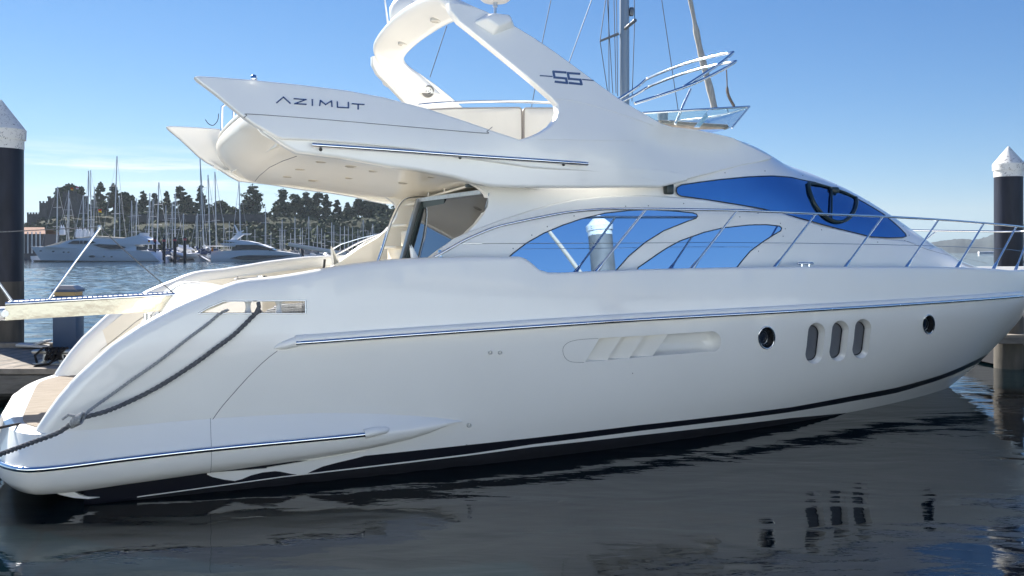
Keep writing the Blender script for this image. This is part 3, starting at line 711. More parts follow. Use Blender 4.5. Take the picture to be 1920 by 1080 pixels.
# ceiling of the cockpit overhang, sweeping up at its aft end, and fly deck
CEI = [(1.46, 3.83), (1.42, 3.76), (1.43, 3.66), (1.52, 3.54), (1.66, 3.43), (1.84, 3.345), (2.1, 3.30), (2.6, 3.26), (3.2, 3.19), (3.7, 3.12), (4.1, 3.07), (4.6, 3.03)]
cp = [Vector((a, b, 0)) for a, b in CEI]; cp = catmull(cp, n=4); rows = []
for p in cp:
    row = []
    for j in range(25):
        w__ = -2.09 + 4.18 * j / 24; k = abs(w__) / 2.09; aftk = sst(2.4, 1.4, p.x)
        row.append(Vector((p.x + .28 * aftk * k ** 3 * .5, w__ , p.y + .01 + .10 * (1 - aftk) * (1 - k ** 4) * .35)))
    rows.append(row)
m_ = MB(); m_.grid(rows, flip=False); m_.grid([[v + Vector((.05, 0, .05)) for v in r] for r in rows], flip=True)
m_.build('overhang_ceiling', CREAM, Y, 50, recalc=False)
m_ = MB()
m_.tube([rows[0][j] + Vector((.025, 0, .03)) for j in range(25)], .04, 10); m_.build('overhang_lip', CREAM, Y, 60)
m_ = MB(); m_.box((4.2, 0, 3.46), (5.0, 3.6, .06)); m_.build('fly_deck', CREAM, Y, 0)
m_ = MB(); tt = [Pz(a, b, 3.30) for a, b in ((478, 340), (486, 330), (505, 314), (530, 302), (556, 293))]; m_.tube(tt, .004, 5); m_.build('panel_seam', SEAM, Y, 0)
for px, py, zz, r in ((602, 304, 3.33, .06), (563, 318, 3.33, .06), (539, 332, 3.32, .06), (664, 313, 3.31, .10), (592, 339.5, 3.29, .10), (701, 321.5, 3.27, .06), (656, 334.5, 3.27, .06), (756, 344, 3.22, .06), (810, 332.5, 3.2, .05)):
    for _ in range(6):
        p_ = Pz(px, py, zz); k = min(1, abs(p_.y) / 2.09); aftk = sst(2.4, 1.4, p_.x); zz = interp([(a, b) for a, b in CEI[4:]], p_.x) + .01 + .035 * (1 - aftk) * (1 - k ** 4)
    dl = MB().lathe([(r, .02), (r, -.003), (r * .85, -.006), (r * .8, -.001), (r * .1, .0)], p_, (0, 0, 1), 20).build('downlight', mat('lamp_bezel', (.34, .31, .26), .4), Y, 40)
# ceiling grab rail and awning rail in front of the bulkhead
a_ = Pw(800, 371, .25); b_ = Pw(880, 348, -1.5); m_ = MB(); m_.tube([a_, b_], .016, 8)
for t_ in (.05, .45, .95): q = a_.lerp(b_, t_); m_.tube([q, q + Vector((0, 0, .08))], .012, 6)
m_.build('ceiling_rail', CREAM, Y, 60)
m_ = MB(); m_.box(Pw(881, 347, -1.45), (.09, .12, .06), bev=.02); m_.build('hinge_block', BLACKP, Y, 30)

# ------------------------------------------------------------------ radar arch crossbar (legs rise from the flybridge sides)
# near leg upper end comes from the shell; hoop continues across
pA = [(-1.66, 3.74, 5.15), (-1.60, 3.73, 5.20), (-1.3, 3.68, 5.27), (-.7, 3.60, 5.33), (0, 3.56, 5.35)]
ctl = [(-1.70, 4.02, 4.72, 4.74, 4.72), (-1.62, 3.82, 4.98, 4.40, 4.96), (-1.54, 3.69, 5.13, 4.20, 5.05), (-1.42, 3.62, 5.27, 4.08, 5.12), (-1.1, 3.59, 5.35, 4.03, 5.16), (-.55, 3.57, 5.40, 4.02, 5.20), (0, 3.57, 5.42, 4.02, 5.21)]
ctl = ctl + [(-a, b, c, d_, e2) for a, b, c, d_, e2 in ctl[:-1][::-1]]
PA = catmull([Vector((b, a, c)) for a, b, c, d_, e2 in ctl], n=5); PF = catmull([Vector((d_, a, e2)) for a, b, c, d_, e2 in ctl], n=5); rows = []
for i in range(len(PA)):
    tn = ((PA[min(i + 1, len(PA) - 1)] + PF[min(i + 1, len(PA) - 1)]) - (PA[max(i - 1, 0)] + PF[max(i - 1, 0)])).normalized(); ax = PF[i] - PA[i]; nn = tn.cross(ax).normalized(); c_ = (PA[i] + PF[i]) / 2; ring = []
    for q in range(20):
        a = 2 * math.pi * q / 20; cx, sy_ = math.cos(a), math.sin(a); ex = abs(cx) ** .6 * (1 if cx > 0 else -1); ey = abs(sy_) ** .8 * (1 if sy_ > 0 else -1)
        ring.append(c_ + ax * (ex / 2) + nn * (ey * .07))
    rows.append(ring + ring[:1])
m_ = MB(); m_.grid(rows); m_.build('radar_arch', GEL, Y, 50)
for px, py in ((818, 39.5), (756.5, 83)):
    p_ = Pz(px, py, 5.19); MB().lathe([(.075, .03), (.075, -.008), (.06, -.014), (.055, -.004), (.01, -.002)], p_, (0, 0, 1), 20).build('downlight', mat('lamp_bezel2', (.50, .48, .43), .4), Y, 40)
# loudspeaker in the far leg
def Bff(u, z): return Wf(u, z) - .142
c_ = Pw(802, 171, 1.66); sp_ = MB().lathe([(.095, 0), (.095, .02), (.075, .03), (.068, .016), (.0655, .016), (.02, .03), (.001, .034)], c_, (0, -1, -.36), 24).build('loudspeaker', mat('speaker_grey', (.22, .215, .20), .5), Y, 40)
for k in range(3):
    a0 = k * 2.094 + .3; pts = [c_ + Vector((math.cos(a) * .038, -.032 + 0 * a, math.sin(a) * .038)) for a in [a0 + j * .2 for j in range(7)]]
    MB().tube(pts, .006, 6).build('speaker_ring', RUBBER, sp_, 50)
# moulded pod on the near leg and round antenna on its stalk
pod_px = [(888, 41), (912, 26), (958, 31), (965, 50), (925, 66)]; P0 = [Ps(a, b, Bf) for a, b in pod_px]
P1 = [p + Vector((0, -.13, 0)) for p in P0]; cc = sum(P1, Vector()) / 5
P1 = [cc + (p - cc) * .62 + Vector((0, 0, .02)) for p in P1]
bm = bmesh.new(); v0 = [bm.verts.new(p) for p in P0]; v1 = [bm.verts.new(p) for p in P1]
for i in range(5): bm.faces.new((v0[i], v0[(i + 1) % 5], v1[(i + 1) % 5], v1[i]))
bm.faces.new(v1); bm.faces.new(v0[::-1]); bmesh.ops.recalc_face_normals(bm, faces=bm.faces[:]); bmesh.ops.bevel(bm, geom=[e for e in bm.edges if any(v in v1 for v in e.verts)], offset=.03, segments=3, affect='EDGES', profile=.6)
me = bpy.data.meshes.new('horn_pod'); bm.to_mesh(me); bm.free(); me.materials.append(GEL); po_ = bpy.data.objects.new('horn_pod', me); COL.objects.link(po_); po_.parent = Y
me.polygons.foreach_set('use_smooth', [True] * len(me.polygons)); me.set_sharp_from_angle(angle=math.radians(40))
ab = Pw(928.5, 30, -1.48); m_ = MB(); m_.lathe([(.016, -.03), (.016, .10), (.028, .105), (.028, .17)], ab, n=12); m_.build('antenna_stalk', STEELD, Y, 40)
MB().lathe([(.03, 0), (.15, .012), (.195, .05), (.2, .10), (.19, .16), (.13, .21), (.02, .23)], ab + Vector((0, 0, .16)), n=32).build('satellite_antenna', mat('antenna_grey', (.50, .50, .50), .45), Y, 40)
rb = Pz(785, 12, 5.38); MB().lathe([(.16, 0), (.20, .02), (.24, .06), (.25, .12), (.25, .22), (.2, .3), (.05, .34)], Vector((3.95, .85, 5.50)), n=32).build('radome', GEL, Y, 40)
m_ = MB(); m_.lathe([(.09, -.05), (.09, .06), (.07, .07), (.07, .3)], (3.95, .30, 5.46), n=20); m_.build('light_mast', GEL, Y, 40)
for px, py, pt in ((727, 43, (719, -20)), (753, 24, (735, -14))):
    a_ = Pw(px, py, 1.1); b_ = Pw(pt[0], pt[1], 1.1); MB().tube([a_, b_], [.014, .010], 8).build('whip_antenna', STEELD if px > 740 else GEL, Y, 50)
MB().lathe([(.10, 0), (.12, .05), (.10, .12), (.05, .15)], Pw(742, 152, 2.0) + Vector((-.05, 0, 0)), (-.9, .3, .3), 20).build('fog_horn', GEL, Y, 50)
MB().lathe([(.03, 0), (.034, .01), (.03, .035), (.018, .05), (.005, .055)], Pw(476, 150, -2.14), (0, 0, 1), 16).build('stern_light', STEEL, Y, 50)

# lettering and number badge
lt = {'A': [[(518.7, 192.7), (531, 182.3), (543.7, 194)]], 'Z': [[(551, 185.3), (573.4, 187), (552, 194.7), (573.4, 196)]], 'I': [[(585.2, 187), (585.2, 198)]],
      'M': [[(599, 198), (600.4, 188.8), (610.2, 196.3), (621, 189.6), (622, 200)]], 'U': [[(632, 191), (632.4, 201.3), (652.8, 202.5), (652.8, 192.3)]], 'T': [[(660, 194.8), (682, 196.3)], [(671, 196), (671, 204.6)]]}
def strokes(name, segs, B, wd, m, dep=.012, parent=None):
    m_ = MB(); nn = 0
    for s_ in segs:
        P = [Vector((a, b)) for a, b in s_]
        for i in range(len(P) - 1):
            d_ = (P[i + 1] - P[i]).normalized(); n_ = Vector((-d_.y, d_.x)) * wd / 2; e_ = d_ * wd * .42
            q = [P[i] - e_ + n_, P[i + 1] + e_ + n_, P[i + 1] + e_ - n_, P[i] - e_ - n_]; nn += 1
            base = [Ps(a.x, a.y, B) for a in q]; dd = dep + .0007 * nn
            m_.add([p + Vector((0, .003, 0)) for p in base] + [p - Vector((0, dd, 0)) for p in base], [(0, 1, 2, 3), (7, 6, 5, 4), (0, 4, 5, 1), (1, 5, 6, 2), (2, 6, 7, 3), (3, 7, 4, 0)])
    return m_.build(name, m, parent or Y, 0)
for ch, s_ in lt.items(): strokes('letter', s_, Bf, 2.3, mat('badge_chrome', (.30, .36, .46), .18, .9), .012)
for s_ in ([(1060, 136), (1037.5, 134.3), (1039.5, 145.3), (1061, 147.2), (1063, 155.8), (1041.5, 153.4)], [(1086, 138.5), (1064.5, 137), (1066.5, 147.8), (1088, 149.6), (1090, 158), (1068, 155.8)]):
    strokes('number', [s_], Bf, 4.0, BADGE, .004)
for s_ in ([(1013, 141.8), (1035, 143.6)], [(1092, 149), (1112, 151)]): strokes('badge_dash', [s_], Bf, 2.2, BADGE, .004)

# flybridge seats, rail, acrylic screen, folded bimini frame
def cushion(name, px_poly, w__, th_, m, par=None):
    P = [Pw(a, b, w__) for a, b in px_poly]; m_ = MB(); c_ = sum(P, Vector()) / len(P)
    sm = catmull(P, n=4, closed=True) if False else P
    rows = []
    for sc, o in ((.0, -.03), (.6, -.03), (.93, -.022), (1.0, 0), (1.0, th_ - .02), (.96, th_), (.0, th_)):
        rows.append([Vector((c_.x + (p.x - c_.x) * sc, w__ + o, c_.z + (p.z - c_.z) * sc)) for p in P + P[:1]])
    m_.grid(rows); o_ = m_.build(name, m, Y, 50)
    MB().tube([p + Vector((0, -.002, 0)) for p in P], .012, 8, closed=True).build('piping', PIPING, o_, 60); return o_
def rnd(L_, r=6):
    out = []
    for i in range(len(L_)):
        a, b, c = Vector(L_[i - 1]), Vector(L_[i]), Vector(L_[(i + 1) % len(L_)]); r_ = min(r, (a - b).length / 2.5, (c - b).length / 2.5)
        p = b + (a - b).normalized() * r_; q = b + (c - b).normalized() * r_
        for k in range(5): t_ = k / 4; out.append(tuple(p.lerp(b, t_).lerp(b.lerp(q, t_), t_)))
    return out
cushion('seat_back', rnd([(700, 216), (760, 208), (850, 203.5), (978, 202), (979, 275), (700, 275)], 7), -.25, .12, VINYL)
cushion('seat_back', rnd([(982, 203), (1060, 203), (1060, 275), (982, 275)], 5), -.27, .12, VINYL)
m_ = MB(); m_.tube([Pw(p.x, p.y, p.z) for p in catmull([(785, 197, -1.2), (830, 193, -1.3), (900, 190.5, -1.45), (970, 190.5, -1.6), (1046, 193, -1.80)], n=6)], .017, 8); m_.build('seat_rail', STEEL, Y, 60)
# acrylic windscreen
t0, t1 = Pw(1205, 212, -1.28), Pw(1405, 200, -1.12); b0, b1 = Pw(1228, 232, -1.30), Pw(1372, 240, -1.15)
tops = catmull([t0, t0.lerp(t1, .5) + Vector((0, -.02, .0)), t1], n=6); bots = catmull([b0, b0.lerp(b1, .5) + Vector((0, -.02, 0)), b1], n=6)
tf = [Vector((t1.x + .0 + .12 * math.cos(a), t1.y * math.sin(-a) * -1, t1.z)) for a in ()]
def front(p, bulge, sg=1): return [Vector((p.x + bulge * (1 - (w__ / p.y) ** 2), w__, p.z)) for w__ in [p.y + (-2 * p.y) * k / 10 for k in range(0, 11)]]
T_ = tops + front(t1, .12)[1:] + [Vector((p.x, -p.y, p.z)) for p in tops[::-1]][1:]
B_ = bots + front(b1, .10)[1:] + [Vector((p.x, -p.y, p.z)) for p in bots[::-1]][1:]
scr = MB().grid([T_, B_]).build('flybridge_screen', ACRYL, Y, 40)
MB().tube(T_, .016, 8).build('screen_rail', STEEL, scr, 60)
MB().tube([t1, b1], .013, 8).build('screen_post', STEEL, scr, 60)
q0, q1 = Pw(1333, 206, -1.2), Pw(1306, 239, -1.2); MB().add([q0 + Vector((-.04, -.01, 0)), q0 + Vector((.04, -.01, 0)), q1 + Vector((.04, -.01, 0)), q1 + Vector((-.04, -.01, 0)), q0 + Vector((-.04, .01, 0)), q0 + Vector((.04, .01, 0)), q1 + Vector((.04, .01, 0)), q1 + Vector((-.04, .01, 0))], [(0, 1, 2, 3), (7, 6, 5, 4), (0, 4, 5, 1), (1, 5, 6, 2), (2, 6, 7, 3), (3, 7, 4, 0)]).build('screen_bracket', STEEL, scr, 0)
def hoop(corner, arm, nearw, r):
    c_ = Pw(*corner, -nearw); A = [Pw(a, b, -nearw) for a, b in arm]
    near = catmull([A[-1]] + A[:-1][::-1] + [c_], n=6)
    cr = [Vector((c_.x + .16 * (1 - (w__ / nearw) ** 2) * 0, w__, c_.z + .05 * (1 - (w__ / nearw) ** 2))) for w__ in [-nearw + 2 * nearw * k / 16 for k in range(1, 16)]]
    return near + cr + [Vector((p.x, -p.y, p.z)) for p in near[::-1]]
m_ = MB(); m_.tube(hoop((1375, 98), [(1350, 119), (1282, 163)], 1.12, .02), .021, 8)
m_.tube(hoop((1380, 115), [(1350, 133), (1290, 161), (1190, 194)], 1.14, .02), .021, 8)
a_, b_ = Pw(1295, 167, -1.14), Pw(1265, 233, -1.2); m_.tube([a_, b_], .018, 8); m_.tube([Vector((a_.x, -a_.y, a_.z)), Vector((b_.x, -b_.y, b_.z))], .018, 8)
bim = m_.build('bimini_frame', STEEL, Y, 60)
m_ = MB(); m_.tube([Pw(p.x, p.y, -1.14) for p in catmull([(1362, 131, 0), (1363, 150, 0), (1364, 172, 0), (1369, 186, 0), (1377, 200, 0)], n=4)], [.008] * 7 + [.02] * 9 + [.012], 6); m_.build('strap', mat('strap_webbing', (.12, .10, .09), .8), bim, 50)
cs_ = MB(); cs_.tube([Pw(1232, 232, -.9), Pw(1300, 237, -.9), Pw(1360, 238, -.9)], [.035, .045, .03], 8); cs_.build('rolled_canvas', mat('canvas_beige', (.24, .21, .18), .9, var=.2, vscale=10), Y, 50)

# aft rail on the overhang with ensign hook
for px, y0, y1 in ((415.5, 246, 200), (437, 242, 206)):
    m_ = MB(); a_ = Pw(px, y0, .9 if px < 430 else 1.3); b_ = Pw(px + 1, y1, .9 if px < 430 else 1.3); m_.tube([a_, b_, b_ + Vector((.1, -.1, .08)), b_ + Vector((.5, -.12, .1))], .017, 8); m_.build('fly_aft_rail', STEEL, Y, 60)
m_ = MB(); m_.tube([Pw(p.x, p.y, .9) for p in catmull([(410, 213, 0), (408, 226, 0), (400, 235, 0), (391, 232, 0), (385, 224, 0)], n=4)], .005, 6); m_.build('cord', RUBBER, Y, 50)

# ------------------------------------------------------------------ bow rail
def topw(u): return Bh(min(u, 15.1), 1.98)
def railpt(px, py, inset_=.07):
    return Ps(px, py, lambda u, z: max(0, topw(u) - inset_))
rail_px = [(815, 481.5), (845, 465), (875, 448.5), (925, 427.5), (962, 418), (1000, 410), (1040, 402), (1075, 396.5), (1125, 392.5), (1180, 391.5), (1212, 391.7), (1300, 393), (1382, 394.5), (1450, 397), (1530, 400.5), (1655, 406), (1760, 412), (1845, 418.5), (1905, 424), (1945, 430)]
rail = [railpt(p.x, p.y) for p in catmull([(a, b, 0) for a, b in rail_px], n=5)]
rail = [p for p in rail if p.x < 14.6]
zf = rail[-1].z; nose = [Vector((14.9, -.55, zf - .01)), Vector((15.05, -.28, zf - .02)), Vector((15.1, 0, zf - .02))]
half_r = [Vector(p) for p in rail] + nose
whole = half_r + [Vector((p.x, -p.y, p.z)) for p in half_r[::-1]][1:]
br = MB().tube(whole, .0165, 8).build('bow_rail', STEEL, Y, 60)
posts = [((1109, 514), (1212, 392)), ((1289, 509), (1382, 394.5)), ((1445, 506), (1530, 400.5)), ((1578, 505), (1655, 406)), ((1694, 504.5), (1760, 412)), ((1790, 505), (1845, 418.5)), ((1860, 506), (1906, 424)), ((1901, 511), (1935, 428))]
mids = []
for (b_, t_) in posts:
    pb = railpt(*b_, .10); pt = railpt(*t_, .07)
    for sg in (1, -1):
        B1 = Vector((pb.x, pb.y * sg, pb.z - .03)); T1 = Vector((pt.x, pt.y * sg, pt.z)); d_ = (T1 - B1)
        MB().tube([B1, B1 + d_ * .16, B1 + d_ * .22, T1], [.030, .024, .0135, .0135], 8).build('stanchion', STEEL, br, 50)
    mids.append(pb.lerp(pt, .47))
MB().lathe([(.035, -.01), (.032, .03), (.022, .05), (.026, .10), (.018, .15)], railpt(825, 495, .10), n=12).build('stanchion_foot', STEEL, br, 50)
wire0 = railpt(866, 457, .07); wp = [wire0] + mids[0:1] + mids[1:]
wp = [Vector(p) for p in wp]
for i, p in enumerate(wp[:-1]): pass
for sg in (1, -1):
    MB().tube([Vector((p.x, p.y * sg, p.z)) for p in wp], .0035, 5).build('guard_wire', STEEL, br, 50)
MB().tube([wire0, wire0.lerp(mids[0], .12)], .008, 6).build('wire_tensioner', STEELD, br, 50)
# midship cleat on the side deck
def cleat(c_, L_, rz, h, m, name, parent=None, r=None):
    r = r or L_ * .06; dx = Vector((math.cos(rz), math.sin(rz), 0)); m_ = MB()
    m_.tube([c_ - dx * L_ / 2 + Vector((0, 0, h - r * .3)), c_ - dx * L_ * .42 + Vector((0, 0, h)), c_ + dx * L_ * .42 + Vector((0, 0, h)), c_ + dx * L_ / 2 + Vector((0, 0, h - r * .3))], [r * .6, r, r, r * .6], 10)
    for s_ in (-.22, .22): m_.lathe([(r * 1.3, -.03), (r * .8, .02), (r * .8, h)], c_ + dx * L_ * s_, n=10)
    return m_.build(name, m, parent, 50)
cleat(Ps(1510, 506, lambda u, z: topw(u) - .12) + Vector((0, .0, -.02)), .27, 0, .105, STEEL, 'mooring_cleat', Y)
# side deck and foredeck
dk = MB(); us2 = [1.0 + .4 * i for i in range(0, 36)]; 
dk.grid([[Vector((u, s * max(0, Bh(u, 1.7) - .05), 1.78 if u > 3.3 else 1.30)) for s in (-1, -.5, 0, .5, 1)] for u in us2 if u < 15.1])
dk.build('deck', CREAM, Y, 0)
# anchor roller / anchor pocket strip at the stem, seen edge on
pe = [Vector((ustem(z) + .012, 0, z)) for z in (1.0, 1.1, 1.2, 1.3, 1.4)]
MB().tube(pe, .03, 8).build('stem_guard', STEEL, Y, 50)

MB().tube([Vector((ustem(z) + .035, -.02, z)) for z in (1.08, 1.2, 1.32, 1.44)], [.01, .04, .045, .02], 8).build('anchor_pocket', BLACKP, Y, 50)
# ------------------------------------------------------------------ cockpit
# raking aft bulkhead: steel framed tinted glass doors
A0 = Pw(757, 499, .30); A1 = Pw(790, 378, .30)          # far post of the doors, foot and head
N1 = Pw(918, 353, -1.785); N1.z = A1.z; N0 = N1 + (A0 - A1)
dz = (A0 - A1); F0 = A0 + dz * .9; G0 = N0 + dz * .9; up_ = (A1 - A0).normalized()
m_ = MB()
def slab(a, b, c, d, th_, m, name, par=None, sm=0):
    n_ = (b - a).cross(d - a).normalized() * th_
    return MB().add([a, b, c, d, a + n_, b + n_, c + n_, d + n_], [(3, 2, 1, 0), (4, 5, 6, 7), (0, 1, 5, 4), (1, 2, 6, 5), (2, 3, 7, 6), (3, 0, 4, 7)]).build(name, m, par or Y, sm)
bk = slab(F0, G0, N1, A1, .008, TINT, 'cockpit_door_glass')
def bar(a, b, wx, m, name, par=None, wy=None):
    m2_ = MB(); d_ = b - a; L_ = d_.length; q = d_.to_track_quat('Z', 'Y'); wy = wy or wx
    V = [a + q @ Vector((sx_ * wx / 2, sy_ * wy / 2, z_)) for z_ in (0, L_) for sx_, sy_ in ((-1, -1), (1, -1), (1, 1), (-1, 1))]
    m2_.add(V, [(3, 2, 1, 0), (4, 5, 6, 7), (0, 1, 5, 4), (1, 2, 6, 5), (2, 3, 7, 6), (3, 0, 4, 7)]); return m2_.build(name, m, par or Y, 0)
bar(F0, A1 + up_ * .02, .10, mat('door_frame_grey', (.22, .24, .26), .3, .7), 'door_post', bk, .14)
bar(F0 + Vector((0, -.10, 0)), A1 + Vector((0, -.10, 0)), .05, BLACKP, 'door_gasket', bk, .06)
bar(A1 + Vector((-.02, .05, .02)), A1.lerp(N1, .93) + Vector((-.02, 0, .02)), .05, STEELD, 'door_head', bk)
bar(A1 + Vector((-.012, -.12, -.05)), A1.lerp(N1, .40) + Vector((-.012, 0, -.05)), .03, BLACKP, 'blind', bk, .11)
tq = A1.lerp(N1, .41); bq = F0.lerp(G0, .41); bar(bq, tq, .012, RUBBER, 'glass_joint', bk)
dh_ = [Pw(p.x, p.y, -.35) for p in catmull([(797, 484, 0), (803, 465, 0), (812, 432, 0), (819, 405, 0), (817, 390, 0), (812, 384, 0)], n=4)]
# saloon beyond the doors
m_ = MB(); m_.box((6.3, 0, 2.2), (3.4, 3.2, 1.3)); 
# far side staircase to the flybridge
sx0 = MB()
stairs = empty('flybridge_steps'); stairs.parent = Y
for k, (xa, ya, xb, yb) in enumerate([(690, 496, 745, 496), (716, 464, 748, 464), (735, 424, 758, 422), (760, 384, 782, 381)]):
    a_ = Pw(xa, ya, 1.25); b_ = Pw(xb, yb, .55)
    c_ = Vector((a_.x + .14, .92, a_.z)); MB().box(c_, (.30, .74, .035), bev=.01).build('step', CREAM, stairs, 30)
    MB().box(c_ + Vector((.17, 0, .10)), (.04, .72, .26), bev=.01).build('riser', CREAM, stairs, 30)
r_ = [Pw(p.x, p.y, .50) for p in catmull([(704, 504, 0), (716, 470, 0), (730, 425, 0), (742, 396, 0), (750, 381, 0), (760, 372, 0), (775, 368.5, 0), (795, 368.5, 0)], n=4)]
MB().tube(r_, .021, 8).build('hand_rail', STEEL, stairs, 60)
MB().box((4.75, 1.1, 2.1), (.5, 1.3, 1.7), bev=.03).build('stair_back', CREAM, Y, 30)
# cockpit floor and transom moulding
MB().box((2.6, 0, 1.12), (3.0, 4.0, .06)).build('cockpit_floor', TEAK, Y, 0)
def tr_prof(w0, w1, P, m, name, lab=None, bev=0, par=None):
    return MB().prism(P, lambda a, b: (a, w0, b), lambda a, b: (a, w1, b)).build(name, m, par or Y, 30, lab)
hum = [(.10, .62), (.22, .95), (.45, 1.35), (.66, 1.66), (.80, 1.84), (.92, 1.93), (1.05, 1.96), (1.35, 1.93), (1.62, 1.86), (1.66, 1.80), (1.66, .62)]
hm = catmull([Vector((a, b, 0)) for a, b in hum[:9]], n=4); hum2 = [(p.x, p.y) for p in hm] + hum[9:]
tb = tr_prof(-1.15, 1.1, hum2, GEL, 'transom_hatch')
gr = [(a, b) for a, b in hum2 if .3 < a < 1.2]; m_ = MB(); m_.grid([[Vector((a - .012, w__, b + .008)) for a, b in gr] for w__ in (.30, .52)]); m_.build('hatch_vent', mat('grey_vent', (.30, .29, .27), .6), tb, 0, recalc=False)
# inner quarter panel with locker door outline on the far side bulwark
def far_line(name, L_, w__=2.02): return MB().tube([Pw(a, b, w__) for a, b in L_], .0035, 5).build(name, SEAM, Y, 0)
# far quarter: inner wall
qn = [(-.62, .62), (-.42, .80), (-.2, 1.05), (.35, 1.52), (.9, 1.80), (1.3, 1.92), (3.4, 2.16), (3.4, .62)]
tr_prof(2.03, 2.12, qn, CREAM, 'quarter_panel'); tr_prof(-2.00, -2.05, [(-.3, .62), (-.15, .85), (.35, 1.35), (.6, 1.60), (2.1, 1.68), (2.2, 1.9), (3.4, 2.0), (3.4, .62)], CREAM, 'quarter_panel')
far_line('locker_seam', [(175, 676), (173, 672), (190, 655), (220, 632), (253, 605), (278, 588), (294, 584), (297, 586), (297, 612)], 2.02)
far_line('locker_seam', [(175, 676), (205, 675), (230, 665)], 2.02)
far_line('wall_seam', [(445, 518), (445, 535)], 2.02); far_line('wall_seam', [(609, 488), (605, 520)], 2.02)
bar(Pw(609, 486, 1.98), Pw(605, 522, 1.98), .03, RUBBER, 'fender_strap')
cleat(Pw(463, 541, 1.55), .34, .2, .13, STEELD, 'stern_cleat', Y, .02)
MB().lathe([(.07, 0), (.06, .02), (.05, .05), (.05, .17), (.075, .19), (.075, .21)], Pw(491, 545, 1.7), n=16).build('capstan', STEEL, Y, 50)
m_ = MB(); m_.box(Pw(519, 545, 1.0) + Vector((0, 0, .06)), (.20, .3, .16), bev=.02); m_.box(Pw(519, 533, 1.0), (.30, .36, .03), bev=.01); m_.build('warping_winch', mat('winch_bronze', (.30, .27, .22), .4, .6), Y, 30)
# coiled rope lying in the quarter
random.seed(5); m_ = MB()
for k in range(7):
    c_ = Pw(540 + 4 * k % 30, 585, -2.0 + .03 * k); pts = [c_ + Vector((.22 * math.cos(a), .09 * math.sin(a), .012 * k + .01 * random.random())) for a in [j * .5 for j in range(13)]]
    m_.tube(pts, .012, 6)
m_.build('coiled_line', ROPEL, Y, 50, kind='stuff')
MB().tube([hs(476, 588, .1), hs(482, 574, .12), hs(480, 566, .14)], .02, 8).build('rope_end', ROPEG, Y, 50)

# ------------------------------------------------------------------ gangway (passerelle)
gw = empty('gangway'); gw.parent = Y
WG = -.25
g0 = Pw(345, 553, WG); g1 = Pw(10, 572, WG); dirg = (g1 - g0); Lg = dirg.length; dg = dirg.normalized(); wdt = .42
def gp(t_, w__, h): return g0 + dg * (t_ * Lg) + Vector((0, w__, h))
for w__ in (0, wdt):
    a_, b_ = gp(-.0, w__, -.085), gp(1, w__, -.085)
    hv = Vector((0, 0, .085)); yv = Vector((0, .03, 0))
    MB().add([a_ - hv - yv, a_ + hv - yv, b_ + hv * .92 - yv, b_ - hv * .92 - yv, a_ - hv + yv, a_ + hv + yv, b_ + hv * .92 + yv, b_ - hv * .92 + yv], [(0, 1, 2, 3), (7, 6, 5, 4), (0, 4, 5, 1), (1, 5, 6, 2), (2, 6, 7, 3), (3, 7, 4, 0)]).build('side_beam', mat('brushed_steel', (.36, .33, .27), .10, 1.0, bump=.25, bscale=2.5), gw, 0)
    MB().tube([gp(0, w__ - .01, .012), gp(1, w__ - .01, .012)], .02, 8).build('edge_rail', STEEL, gw, 60)
n_ = 34
for k in range(n_):
    p_ = gp((k + .5) / n_, wdt / 2, .012); MB().box(p_, (Lg / n_ * .72, wdt - .04, .022)).build('slat', mat('slat_grey', (.45, .45, .44), .5, .4), gw, 0)
a_ = gp(1.0, .03, -.1); MB().box(a_ + Vector((-.28, wdt / 2 - .05, 0)), (.62, wdt * .8, .13), bev=.02).build('sliding_end', STEELD, gw, 30)
MB().lathe([(.036, 0), (.036, wdt + .08)], gp(1.0, -.045, -.09), (0, 1, 0), 16).build('end_roller', STEELD, gw, 40)
br_ = [(336, 585), (335, 566), (338, 559), (344, 556), (351, 558), (356, 564), (355, 572), (345, 592), (337, 592)]
P = [Pw(a, b, WG - .05) for a, b in br_]; MB().prism([(p.x, p.z) for p in P], lambda a, b: (a, WG - .09, b), lambda a, b: (a, WG - .03, b)).build('hinge_bracket', CREAM, gw, 30)
MB().lathe([(.028, 0), (.028, .015), (.015, .02)], Pw(343, 565.5, WG - .09), (0, -1, 0), 16).build('hinge_bolt', STEELD, gw, 40)
p_ = [Pw(a, b, WG + .05) for a, b in ((356, 566), (362, 570), (349, 592), (341, 596))]; MB().prism([(p.x, p.z) for p in p_], lambda a, b: (a, WG + .0, b), lambda a, b: (a, WG + .3, b)).build('hinge_housing', STEELD, gw, 30)
ra, rb_ = Pw(273, 588, WG + .2), Pw(273, 628, WG + .2); m_ = MB(); m_.tube([ra, rb_], .022, 10); m_.tube([Pw(274, 590, WG + .2) + Vector((.04, 0, 0)), Pw(273, 628, WG + .2) + Vector((.04, 0, 0))], .022, 10); m_.tube([rb_ + Vector((0, 0, .05)), rb_ - Vector((0, 0, .35))], .04, 12); m_.build('lifting_ram', STEEL, gw, 60)
for L_, r, nm in (([(90, 562), (140, 492), (187.5, 427)], .0125, 'hand_post'), ([(-10, 520), (25, 569)], .016, 'hand_post'), ([(187.5, 427), (250, 484), (327, 551)], .006, 'hand_rope'), ([(187.5, 427), (120, 429), (0, 435), (-60, 437)], .005, 'hand_rope')):
    MB().tube([Pw(p.x, p.y, WG + .02) for p in catmull([(a, b, 0) for a, b in L_], n=5)], r, 8).build(nm, STEEL if r > .01 else ROPEG, gw, 60)
MB().lathe([(.022, -.02), (.026, .0), (.018, .03)], Pw(187.5, 427, WG + .02), n=10).build('post_cap', STEELD, gw, 40)
